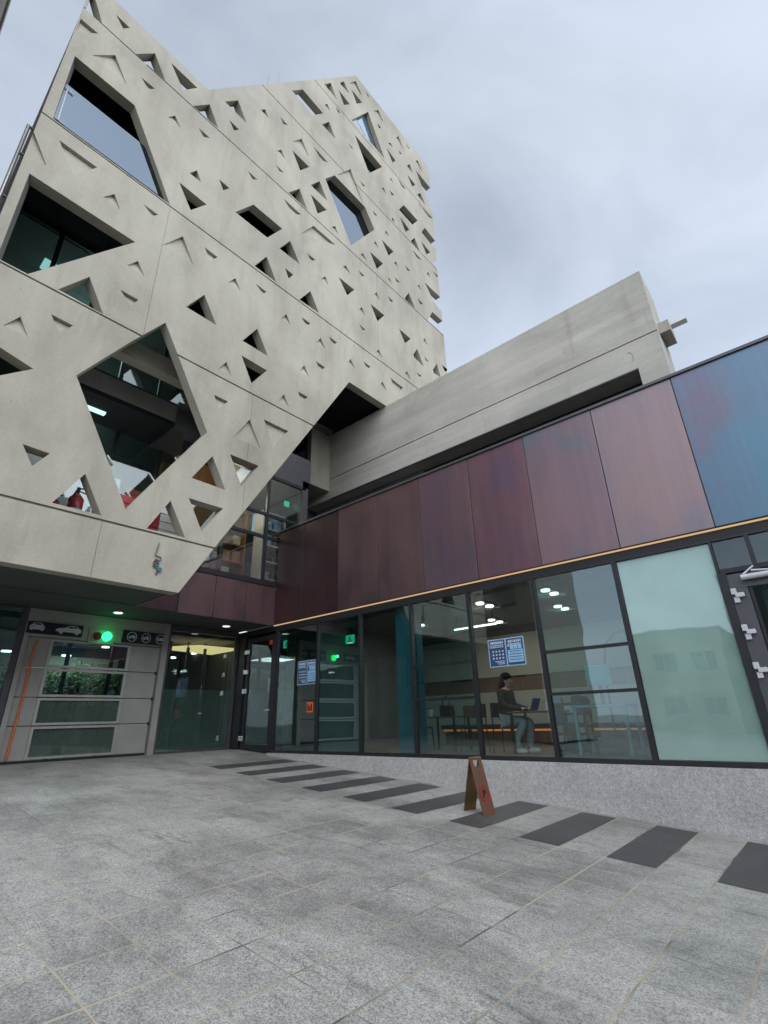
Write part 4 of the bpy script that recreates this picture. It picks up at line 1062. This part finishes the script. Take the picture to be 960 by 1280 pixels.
# lit signs inside by the entrance
for (u, v), mt, lab in (((337,801), 'exitred', 'small red lit sign inside the entrance corner'), ((358,805), 'exitgreen', 'small green lit exit sign inside the entrance, nearest the red one'), ((437,799), 'exitgreen', 'square green exit sign inside behind the middle of the glazing')):
    q = on(u, v, 0, XW+1.6)
    t = thing('exit_sign', lab, 'sign', (q[0], q[1], q[2])); box('plate', (q[0], q[0]+.06, q[1]-.22, q[1]+.22, q[2]-.16, q[2]+.16), mt, t)
    boxes('housing', [(q[0]+.061, q[0]+.12, q[1]-.25, q[1]+.25, q[2]-.19, q[2]+.19), (q[0]+.07, q[0]+.1, q[1]-.02, q[1]+.02, q[2]+.19, 3.38)], 'black', t)
    boxes('running_symbol', [(q[0]-.012, q[0]-.001, q[1]-.04, q[1]+.03, q[2]-.02, q[2]+.09), (q[0]-.012, q[0]-.001, q[1]-.09, q[1]-.03, q[2]-.1, q[2]-.03), (q[0]-.012, q[0]-.001, q[1]+.02, q[1]+.08, q[2]-.11, q[2]-.04)], 'signwhite', t)

# interior shell of the wing
RX = 19.0
box('floor', (XW+.16, 22, -7, YG+.3, -1.2, -1.03), 'floorwood', wing)
box('ceiling', (XW+.72, 22, -7, 18.6, 3.40, 3.60), 'midwall', wing)
box('back_wall', (RX, RX+.2, -7, YG, -1.03, 3.40), 'darkwall', wing)
def bandz(v0, v1): 
    return on(640, v1, 0, RX)[2], on(640, v0, 0, RX)[2]
z0, z1 = bandz(793, 845); box('wall_panel', (RX-.12, RX-.001, 2.0, 15.6, z0, z1), 'offwhite', wing)
z0b, z1b = bandz(845, 864); box('wood_band', (RX-.06, RX-.001, 2.0, 15.6, z0b, z0-.002), 'wood', wing)
box('lower_panel', (RX-.12, RX-.001, 2.0, 15.6, -1.02, z0b-.002), 'offwhite', wing)
box('partition', (XW+.4, RX-.13, 14.3, 14.45, -1.03, 3.4), 'midwall', wing)
box('partition', (XW+.5, RX-.13, 1.0, 1.12, -1.03, 3.4), 'darkwall', wing)
boxes('entrance_column', [(XW+1.0, XW+1.5, 14.6, 15.2, -1.03, 3.4), (XW+1.2, XW+1.6, 16.8, 17.4, -1.03, 3.4)], 'wood', wing)
# bench with an orange light line beneath it
bn = thing('bench', 'long dark bench with an orange light line under its seat along the cafe wall', 'bench', (RX-.7, 9, -1.03))
boxes('seat', [(RX-1.2, RX-.13, 2.5, 12.6, -.42, -.28)], 'black', bn); boxes('base', [(RX-.9, RX-.13, 2.5, 12.6, -1.03, -.43)], 'wood', bn)
boxes('light_line', [(RX-1.16, RX-1.1, 2.6, 12.5, -.50, -.44)], 'orangeled', bn)
# ceiling lamps in the cafe
k = 0
for (x, y), lab in (((14.0, 5.7), 'pair of white ceiling spots in the cafe, over the pale desk'), ((16.5, 6.4), 'pair of white ceiling spots in the cafe, deeper behind the pale desk'),
             ((14.1, 7.95), 'pair of white ceiling spots in the cafe, above the seated person'), ((17.0, 9.2), 'pair of white ceiling spots in the cafe by the back wall'),
             ((15.2, 11.6), 'pair of white ceiling spots in the cafe, behind the teal column')):
    t = thing('ceiling_spot', lab, 'lamp', (x, y, 3.3), 'cafe ceiling spots')
    bm = bmesh.new()
    for dx in (-.3, .3): adddisc(bm, (x+dx, y, 3.33), (0,0,1), .13, .05, 16)
    obj('lens', bm, 'lampwhite', t)
    boxes('housing', [(x-.5, x+.5, y-.17, y+.17, 3.36, 3.398)], 'black', t)
    ld = bpy.data.lights.new('spot_light', 'AREA'); ld.energy = 6; ld.size = .5; ld.color = (1, .93, .82)
    lo = bpy.data.objects.new('spot_light', ld); COL.objects.link(lo); lo.parent = t; lo.location = P(x, y, 3.25)-t.location
t = thing('line_lamp', 'slim white tube lamp hanging level under the cafe ceiling', 'lamp', (16.5, 9, 2.9))
bm = bmesh.new(); addtube(bm, (15.2, 8.2, 2.9), (15.2, 9.9, 2.9), .03, 8); obj('tube', bm, 'lampwhite', t)
boxes('hanger', [(15.19, 15.21, 8.3, 8.32, 2.92, 3.4), (15.19, 15.21, 9.78, 9.8, 2.92, 3.4)], 'black', t)

# cafe tables and chairs
FLZ = -1.03
def table(x, y, lx, ly, top, label):
    t = thing('cafe_table', label, 'table', (x, y, FLZ), 'cafe tables')
    boxes('table_top', [(x-lx/2, x+lx/2, y-ly/2, y+ly/2, top-.05, top)], 'wood', t, 0.006)
    for sx in (-1, 1):
        for sy in (-1, 1):
            box('leg', (x+sx*(lx/2-.1)-.03, x+sx*(lx/2-.1)+.03, y+sy*(ly/2-.1)-.03, y+sy*(ly/2-.1)+.03, FLZ, top-.052), 'black', t)
    return t
table(15.0, 7.05, 1.1, 1.5, .12, 'dark cafe table in front of the seated person')
table(15.4, 10.7, 1.1, 1.5, .05, 'dark cafe table behind the split pane beside the teal column')
def chair(x, y, rz, label, mat='black'):
    t = thing('cafe_chair', label, 'chair', (x, y, FLZ), 'cafe chairs'); t.rotation_euler = (0,0,0)
    sh = -.28; cs, sn = math.cos(rz), math.sin(rz)
    def T(a, b): return (x+a*cs-b*sn, y+a*sn+b*cs)
    def slab(name, a0, a1, b0, b1, z0, z1, m_):
        bm = bmesh.new(); addprism(bm, [(*T(a0,b0), z0), (*T(a1,b0), z0), (*T(a1,b1), z0), (*T(a0,b1), z0)], (0,0,z1-z0)); return obj(name, bm, m_, t, 0.006)
    slab('seat', -.32, .32, -.32, .32, sh-.06, sh, mat)
    slab('backrest', -.34, -.28, -.30, .30, sh+.25, sh+.68, mat)
    for a in (-.3, .3):
        for b in (-.28, .28):
            bm = bmesh.new(); p, q = T(a, b), T(a*1.15, b*1.15)
            addtube(bm, (*q, FLZ), (*p, sh-.06), .025, 6)
            if a < 0: addtube(bm, (*p, sh-.06), (*T(a-.02, b), sh+.5), .022, 6)
            obj('leg', bm, 'frame', t)
    return t
chair(15.0, 8.15, -math.pi/2, 'dark chair the person is sitting on')
chair(15.0, 5.9, math.pi/2, 'dark chair across the table from the seated person')
chair(16.3, 6.7, math.pi*.9, 'dark chair at the far side of the table, near the orange light line')
chair(15.3, 9.5, math.pi/2, 'dark chair behind the seated person, back to back with them')
chair(15.4, 11.8, -math.pi/2, 'dark chair behind the teal column', 'wood')
chair(16.6, 10.6, math.pi, 'wooden chair at the far side of the table beside the teal column', 'wood')

# laptop on the table
lt_ = thing('laptop', 'dark laptop open on the table in front of the seated person', 'laptop', (14.95, 7.3, .12))
boxes('base', [(14.7, 15.2, 7.15, 7.5, .122, .145)], 'black', lt_)
bm = bmesh.new(); addprism(bm, [(14.7, 7.15, .15), (15.2, 7.15, .15), (15.2, 7.02, .47), (14.7, 7.02, .47)], (0,-.02,0)); obj('screen', bm, 'blue', lt_)
t = thing('paper_cup', 'white paper cup on the table beyond the laptop', 'cup', (14.9, 6.7, .12))
bm = bmesh.new(); addtube(bm, (14.9, 6.7, .122), (14.9, 6.7, .36), .08, 16, .11); obj('cup', bm, 'white', t)
bm = bmesh.new(); addtube(bm, (14.9, 6.7, .36), (14.9, 6.7, .39), .115, 16); obj('lid', bm, 'offwhite', t)

t = thing('shoulder_bag', 'dark soft bag standing on the cafe table behind the teal column', 'bag', (15.3, 10.5, .05))
bm = bmesh.new(); addprism(bm, [(15.1, 10.3, .055), (15.5, 10.3, .055), (15.46, 10.34, .40), (15.14, 10.34, .40)], (0, .42, 0)); obj('body', bm, 'jacket', t, 0.03)
bm = bmesh.new(); pathtube(bm, [(15.3, 10.4, .40), (15.3, 10.42, .62), (15.3, 10.55, .70), (15.3, 10.68, .62), (15.3, 10.7, .40)], .02, 6); obj('strap', bm, 'black', t)
t = thing('paper_cup', 'white paper cup on the table next to the dark bag', 'cup', (15.1, 11.1, .05))
bm = bmesh.new(); addtube(bm, (15.1, 11.1, .052), (15.1, 11.1, .29), .08, 16, .11); obj('cup', bm, 'white', t)
bm = bmesh.new(); addtube(bm, (15.1, 11.1, .29), (15.1, 11.1, .32), .115, 16); obj('lid', bm, 'black', t)

# person: seated, facing -Y
def skinned(name, verts, edges_, mat, parent=None, sub_=2, root=0):
    me = bpy.data.meshes.new(name); me.from_pydata([P(*v[:3]) for v in verts], edges_, [])
    o = bpy.data.objects.new(name, me); COL.objects.link(o)
    md = o.modifiers.new('s', 'SKIN'); md.use_smooth_shade = True
    for i, v in enumerate(verts):
        r = v[3]*S; ry = (v[4] if len(v) > 4 else v[3])*S
        me.skin_vertices[0].data[i].radius = (r, ry); me.skin_vertices[0].data[i].use_root = (i == root)
    ss = o.modifiers.new('d', 'SUBSURF'); ss.levels = ss.render_levels = sub_
    dg = bpy.context.evaluated_depsgraph_get(); m2 = bpy.data.meshes.new_from_object(o.evaluated_get(dg)); m2.name = name
    o.modifiers.clear(); o.data = m2; m2.materials.clear(); m2.materials.append(M[mat])
    for p in m2.polygons: p.use_smooth = True; p.material_index = 0
    if parent is not None: put(o, parent)
    return o
HX, HY = 15.0, 8.15       # hip position
seat = -.28
per = thing('person', 'person in dark jacket and pale jeans seated at a table behind the cafe window', 'person', (HX, HY, FLZ))
hd = (HX, HY-.24, 1.02)   # head centre
B = [(HX, HY, seat+.17, .15), (HX, HY-.02, seat+.50, .15, .13), (HX, HY-.06, seat+.80, .19, .13), (HX, HY-.10, seat+1.0, .17, .13), (HX, HY-.14, seat+1.10, .085), (HX, HY-.19, seat+1.20, .08),
     # head
     (HX, HY-.22, 1.02, .135, .15), (HX, HY-.21, 1.16, .12, .135)]
E_ = [(0,1),(1,2),(2,3),(3,4),(4,5),(5,6),(6,7)]
n = len(B)
for sx in (-1, 1):   # arms to the table
    B += [(HX+sx*.27, HY-.10, seat+.95, .10), (HX+sx*.36, HY-.14, seat+.60, .08), (HX+sx*.30, HY-.52, .20, .062), (HX+sx*.20, HY-.80, .19, .04)]
    k = len(B)-4; E_ += [(3,k),(k,k+1),(k+1,k+2),(k+2,k+3)]
for sx in (-1, 1):   # legs
    fy = -.62 if sx > 0 else -.40
    B += [(HX+sx*.16, HY-.12, seat+.14, .11), (HX+sx*.20, HY-.72, seat+.12, .09), (HX+sx*.20, HY+fy, -.86, .05), (HX+sx*.20, HY+fy-.22, -.97, .05)]
    k = len(B)-4; E_ += [(0,k),(k,k+1),(k+1,k+2),(k+2,k+3)]
skinned('body', B, E_, 'skin', per)
# clothes follow the body
J = [(HX, HY, seat+.10, .27, .26), (HX, HY-.01, seat+.34, .27, .25), (HX, HY-.04, seat+.60, .275, .24), (HX, HY-.08, seat+.84, .29, .23), (HX, HY-.10, seat+1.02, .20, .16), (HX, HY-.14, seat+1.10, .13)]
JE = [(0,1),(1,2),(2,3),(3,4),(4,5)]
for sx in (-1, 1):
    J += [(HX+sx*.27, HY-.10, seat+.95, .125), (HX+sx*.37, HY-.14, seat+.60, .11), (HX+sx*.31, HY-.50, .21, .085), (HX+sx*.23, HY-.72, .20, .07)]
    k = len(J)-4; JE += [(4,k),(k,k+1),(k+1,k+2),(k+2,k+3)]
skinned('jacket', J, JE, 'jacket', per)
K = [(HX, HY, seat+.10, .22)]; KE = []
for sx in (-1, 1):
    fy = -.62 if sx > 0 else -.40
    K += [(HX+sx*.16, HY-.14, seat+.15, .175), (HX+sx*.20, HY-.74, seat+.13, .145), (HX+sx*.20, HY+fy-.04, -.62, .12), (HX+sx*.20, HY+fy, -.88, .10)]
    k = len(K)-4; KE += [(0,k),(k,k+1),(k+1,k+2),(k+2,k+3)]
skinned('jeans', K, KE, 'jeans', per)
def ell(name, c, r, mat, parent, seg=18, cut=None):
    bm = bmesh.new(); bmesh.ops.create_uvsphere(bm, u_segments=seg, v_segments=seg//2+2, radius=1.0)
    for v in bm.verts:
        v.co = P(c[0]+v.co.x*r[0], c[1]+v.co.y*r[1], c[2]+v.co.z*r[2])
    return obj(name, bm, mat, parent, 0, True)
bm = bmesh.new()
for c, r in (((HX, HY-.16, 1.13), (.165, .185, .17)), ((HX, HY-.06, .98), (.15, .12, .20)), ((HX, HY+.04, .86), (.10, .09, .12))):
    r0 = bmesh.ops.create_uvsphere(bm, u_segments=16, v_segments=10, radius=1.0)
    for v in r0['verts']: v.co = P(c[0]+v.co.x*r[0], c[1]+v.co.y*r[1], c[2]+v.co.z*r[2])
obj('hair', bm, 'hair', per, 0, True)
# nose, ears, eyes, mouth
bm = bmesh.new()
for c, r in (((HX, HY-.37, 1.0), (.016, .026, .030)), ((HX-.14, HY-.20, 1.01), (.018, .03, .045)), ((HX+.14, HY-.20, 1.01), (.018, .03, .045))):
    r0 = bmesh.ops.create_uvsphere(bm, u_segments=10, v_segments=8, radius=1.0)
    for v in r0['verts']: v.co = P(c[0]+v.co.x*r[0], c[1]+v.co.y*r[1], c[2]+v.co.z*r[2])
obj('nose_and_ears', bm, 'skin', per, 0, True)
bm = bmesh.new()
for c, r in (((HX-.055, HY-.355, 1.05), (.02, .012, .010)), ((HX+.055, HY-.355, 1.05), (.02, .012, .010)), ((HX, HY-.355, .925), (.035, .012, .007))):
    r0 = bmesh.ops.create_uvsphere(bm, u_segments=10, v_segments=8, radius=1.0)
    for v in r0['verts']: v.co = P(c[0]+v.co.x*r[0], c[1]+v.co.y*r[1], c[2]+v.co.z*r[2])
obj('eyes_and_mouth', bm, 'hair', per, 0, True)
# hands with separate curled fingers over the keyboard
for sx in (-1, 1):
    hx, hy, hz_ = HX+sx*.20, HY-.80, .195
    V = [(hx, hy+.02, hz_, .035), (hx, hy-.06, hz_+.01, .042, .022)]; EE = [(0,1)]
    for j, ln in zip((-1.5, -.5, .5, 1.5), (.055, .07, .075, .06)):
        fx_ = hx+j*.022; k = len(V)
        V += [(fx_, hy-.09, hz_+.01, .012), (fx_, hy-.09-ln, hz_-.005, .010), (fx_, hy-.10-ln, hz_-.035, .008)]; EE += [(1,k),(k,k+1),(k+1,k+2)]
    k = len(V); V += [(hx-sx*.05, hy-.04, hz_, .014), (hx-sx*.065, hy-.08, hz_-.02, .010)]; EE += [(1,k),(k,k+1)]
    skinned('hand', V, EE, 'skin', per, 1)
for sx in (-1, 1):
    fy = -.62 if sx > 0 else -.40
    bm = bmesh.new(); c = (HX+sx*.20, HY+fy-.12, -.97)
    r0 = bmesh.ops.create_uvsphere(bm, u_segments=14, v_segments=10, radius=1.0)
    for v in r0['verts']: v.co = P(c[0]+v.co.x*.075, c[1]+v.co.y*.21, max(c[2]+v.co.z*.085, FLZ+.005))
    obj('shoe', bm, 'white', per, 0, True)

# pale desk with monitor
dk = thing('desk', 'pale teal framed desk standing behind the split pane', 'desk', (15, 5.1, FLZ))
boxes('desk_top', [(14.5, 15.6, 4.35, 5.85, .16, .22)], 'paleteal', dk, 0.006)
for x in (14.55, 15.5):
    for y in (4.43, 5.75): box('leg', (x-.036, x+.036, y-.036, y+.036, FLZ, .158), 'paleteal', dk)
mo = thing('monitor', 'square pale monitor seen from behind on the teal desk', 'monitor', (14.9, 5.0, .22))
boxes('screen', [(14.9, 14.96, 4.72, 5.42, .72, 1.26)], 'paleteal', mo, 0.01); boxes('stand', [(14.92, 14.98, 5.02, 5.12, .23, .8), (14.75, 15.15, 4.85, 5.3, .222, .245)], 'greyframe', mo)
t = thing('desk_lamp', 'dark arched lamp standing behind the teal desk', 'lamp', (15.8, 4.9, FLZ))
bm = bmesh.new(); pts = [(15.8, 5.2, FLZ+.03), (15.8, 5.15, 1.2), (15.8, 5.0, 1.9), (15.8, 4.7, 2.2), (15.8, 4.3, 2.25), (15.8, 4.0, 2.1)]
pathtube(bm, pts, .03, 8); obj('arm', bm, 'greyframe', t)
bm = bmesh.new(); adddisc(bm, (15.8, 5.2, FLZ+.02), (0,0,1), .25, .04, 20); obj('foot', bm, 'greyframe', t)
bm = bmesh.new(); addtube(bm, (15.8, 4.0, 2.12), (15.8, 3.93, 1.9), .05, 12, .16); obj('lamp_shade', bm, 'greyframe', t)
rk = thing('magazine_rack', 'dark rack with shelves of magazines between the person and the teal desk', 'rack', (15.3, 6.3, FLZ))
boxes('frame', [(16.0, 16.05, 6.0, 7.0, FLZ, .5), (16.35, 16.4, 6.0, 7.0, FLZ, .5)] + [(16.0, 16.4, 6.0, 7.0, FLZ+.2+.28*i, FLZ+.23+.28*i) for i in range(5)], 'greyframe', rk)
for i in range(5):
    for j in range(3):
        o = boxes('magazine', [(15.93, 15.98, 6.05+.32*j, 6.3+.32*j, FLZ+.24+.28*i, FLZ+.44+.28*i)], ['paleblue', 'blue', 'white', 'greyframe', 'offwhite'][(i*2+j) % 5])
        tag(o, '%s magazine %s, %s of the dark cafe rack' % (CN[['paleblue', 'blue', 'white', 'greyframe', 'offwhite'][(i*2+j) % 5]], ['on the right', 'in the middle', 'on the left'][j], LV[i]), 'magazine', 'magazines on the rack')

# ================================================================== PLAZA OBJECT: bronze A-frame parking sign
def gpt(u, v):
    k = .0745; d = (u-480, 640-v, -F); r = [sum(MW[i][j]*d[j] for j in range(3)) for i in range(3)]
    a = -1.435-k*11.944; t_ = a/(r[2]-k*r[1]); return [c*t_ for c in r]
A0, A1 = gpt(604,1020.5), gpt(619,1017.5)     # near leaf foot
B0, B1 = gpt(579.5,1013.5), gpt(594,1011)     # far leaf foot
af = thing('parking_sign', 'folding bronze A-frame sign with a red ringed letter P on the paving', 'sign', ((A0[0]+B0[0])/2, (A0[1]+B0[1])/2, A0[2]))
A0, A1, B0, B1 = map(Vector, (A0, A1, B0, B1))
HT = 1.02
wd = (A1-A0)
mid0 = (A0+B0)/2; 
T0 = Vector((mid0.x, mid0.y, mid0.z+HT)); T1 = T0+wd*0.98
# refine the top from the photo: apex line
def leaf(f0, f1, t0, t1, thick, name, mat, holes_=False):
    n_ = (f1-f0).cross(t0-f0).normalized()*thick
    bm = bmesh.new()
    def q(a, b): return f0.lerp(f1, a).lerp(t0.lerp(t1, a), b)
    if holes_:
        quads = [((0,0),(1,0),(1,.84),(0,.84)), ((0,.84),(.25,.84),(.25,.97),(0,.97)), ((.75,.84),(1,.84),(1,.97),(.75,.97)), ((0,.97),(1,.97),(1,1),(0,1))]
    else: quads = [((0,0),(1,0),(1,1),(0,1))]
    for Q in quads:
        p = [tuple(q(*c)) for c in Q]; addprism(bm, p, tuple(n_))
    return obj(name, bm, mat, af), q, n_
l1, q1, n1 = leaf(A0, A1, T0, T1, .018, 'leaf', 'rosebrass', True)
l2, q2, n2 = leaf(B0, B1, T0, T1, .018, 'leaf', 'brass', True)
bm = bmesh.new(); addtube(bm, tuple(T0), tuple(T1), .03, 10); obj('hinge_rod', bm, 'brass', af)
# emblem: ring and letter, standing just off the near leaf
cq = q1(.5, .36); ux = (A1-A0).normalized(); uy = (q1(.5,1)-q1(.5,0)).normalized(); nn = ux.cross(uy)
side = -1 if nn.y > 0 else 1
nn = nn*side if nn.dot(Vector((0,0,0))-cq) < 0 else nn
if nn.dot(-cq) < 0: nn = -nn
bm = bmesh.new(); R_ = wd.length*.34
for k in range(28):
    a0, a1 = 2*math.pi*k/28, 2*math.pi*(k+1)/28
    pr = [cq+nn*.024+ux*R_*s_*math.cos(t_)+uy*R_*1.1*s_*math.sin(t_) for s_, t_ in ((1,a0),(1,a1),(.82,a1),(.82,a0))]
    addprism(bm, [tuple(v) for v in pr], tuple(nn*.006))
M['signred'] = plain('sign_red', (0.40, 0.02, 0.03), 0.4)
obj('ring_symbol', bm, 'signred', af)
bm = bmesh.new(); cP = cq+nn*.024
def strip(a, b, c_, d_): addprism(bm, [tuple(cP+ux*R_*x_+uy*R_*1.1*y_) for x_, y_ in (a, b, c_, d_)], tuple(nn*.006))
strip((-.30,-.5),(-.12,-.5),(-.12,.5),(-.30,.5))
ob_ = [(-.12,.5),(.15,.5),(.33,.38),(.36,.22),(.30,.06),(.12,-.05),(-.12,-.05)]; ib = [(-.12,.34),(.10,.34),(.18,.28),(.19,.22),(.16,.15),(.08,.11),(-.12,.11)]
for i in range(6): strip(ob_[i], ob_[i+1], ib[i+1], ib[i])
obj('letter', bm, 'black', af)

# ================================================================== SURROUNDINGS seen only at the picture's edge or in reflections
nb = thing('neighbour_building', 'tall pale neighbouring building whose eave cuts the top left corner', 'building', (-4, 16, -1))
boxes('wall', [(-9, -1.78, 12, 24, -1.3, 26.2)], 'cream', nb); boxes('eave', [(-9.2, -1.70, 11.9, 24.1, 26.21, 26.7)], 'offwhite', nb)
f = boxes('window_frame', [(-1.79, -1.72, y, y+1.4, z, z+.08) for y in (13, 16.5, 20) for z in (2, 6, 10, 14, 18, 22)], 'frame', nb)
part2('pane', BM(*[(-1.778, -1.76, y, y+1.4, z+.08, z+2.2) for y in (13, 16.5, 20) for z in (2, 6, 10, 14, 18, 22)]), 'greyrender', f, nb)
def street_block(label, y0, y1, h, mat, fl, wx, wy, bands):
    ob = thing('street_building', label, 'building', (-27, (y0+y1)/2, -2), 'buildings across the street')
    boxes('wall', [(-38, -25, y0, y1, -3, h)], mat, ob)
    boxes('coping', [(-38.1, -24.9, y0-.05, y1+.05, h+.01, h+.25)], 'offwhite', ob)
    if bands: boxes('floor_band', [(-24.99, -24.8, y0+.1, y1-.1, z-.5, z-.3) for z in fl], 'offwhite', ob)
    ysx = []; y = y0+.7
    while y+wx < y1-.4: ysx.append(y); y += wx*1.6
    f = boxes('window_frame', [(-24.99, -24.86, y-.08, y+wx+.08, z-.08, z) for y in ysx for z in fl] + [(-24.99, -24.88, y+wx/2-.04, y+wx/2+.04, z, z+wy) for y in ysx for z in fl], 'signwhite', ob)
    part2('pane', BM(*[(-24.985, -24.93, y, y+wx, z+.001, z+wy) for y in ysx for z in fl]), 'darkglass', f, ob)
    bs = [(-24.6, -24.2, y0+.5, y1-.5, 1.4, 1.7)]
    boxes('canopy', bs, mat, ob)
street_block('low beige shop building across the street, mirrored in the frosted pane', -22, -3.2, 6.6, 'cream', (-.6, 3.0), 1.5, 1.7, True)
street_block('taller grey building across the street, mirrored beside the gap of sky', -2.6, 5.5, 10.5, 'greyrender', (-.6, 2.6, 5.4, 8.0), 1.1, 1.4, False)
street_block('small white building across the street, mirrored in the split pane', 6.4, 13.5, 6.4, 'offwhite', (-.4, 3.2), 1.9, 1.5, True)
bk = thing('far_building', 'grey block far across the plaza, mirrored faintly in the garage glazing', 'building', (8, -26, -3))
boxes('wall', [(-14, 60, -32, -24, -3.2, 17)], 'greyrender', bk)
f = boxes('window_frame', [(x, x+2.4, -24.0, -23.9, z, z+.1) for x in range(-6, 54, 5) for z in (0, 4, 8)], 'frame', bk)
part2('pane', BM(*[(x, x+2.4, -23.98, -23.93, z+.1, z+2.4) for x in range(-6, 54, 5) for z in (0, 4, 8)]), 'darkglass', f, bk)
def shrub(x, y, h, label, sd):
    t = thing('garden_shrub', label, 'shrub', (x, y, GB), 'shrubs behind the garage door'); r = random.Random(sd); z0 = GB
    bm = bmesh.new()
    tips = []
    addtube(bm, (x, y, z0), (x, y, z0+h*.4), .09, 8, .06)
    for i in range(7):
        a = r.uniform(0, 6.28); q = (x+.35*math.cos(a)*r.uniform(.5,1), y+.3*math.sin(a)*r.uniform(.5,1), z0+h*r.uniform(.55,.95))
        addtube(bm, (x, y, z0+h*r.uniform(.15,.4)), q, .05, 6, .02); tips.append(q)
    obj('trunk', bm, 'bark', t)
    bm = bmesh.new()
    for i in range(1500):
        c = Vector(r.choice(tips)); c += Vector((r.gauss(0,.22), r.gauss(0,.22), r.gauss(0,.3)))
        u = Vector((r.gauss(0,1), r.gauss(0,1), r.gauss(0,1))).normalized(); v = u.orthogonal().normalized(); s_ = r.uniform(.05,.11)
        vs = [bm.verts.new(P(*(c+u*s_*a+v*s_*.45*b))) for a, b in ((-1,0),(0,-1),(1,0),(0,1))]; bm.faces.new(vs)
    obj('crown', bm, 'leaf', t)
for i, (x, h) in enumerate(((5.6, 3.1), (7.0, 3.1), (7.9, 3.3), (9.3, 3.0))):
    shrub(x, YG+4.9, h, ['leafy green shrub glimpsed through the glass left of the garage door', 'green shrub behind the left of the second garage door band',
          'tallest green shrub behind the middle of the second garage door band', 'green shrub behind the right of the second garage door band'][i], i+1)
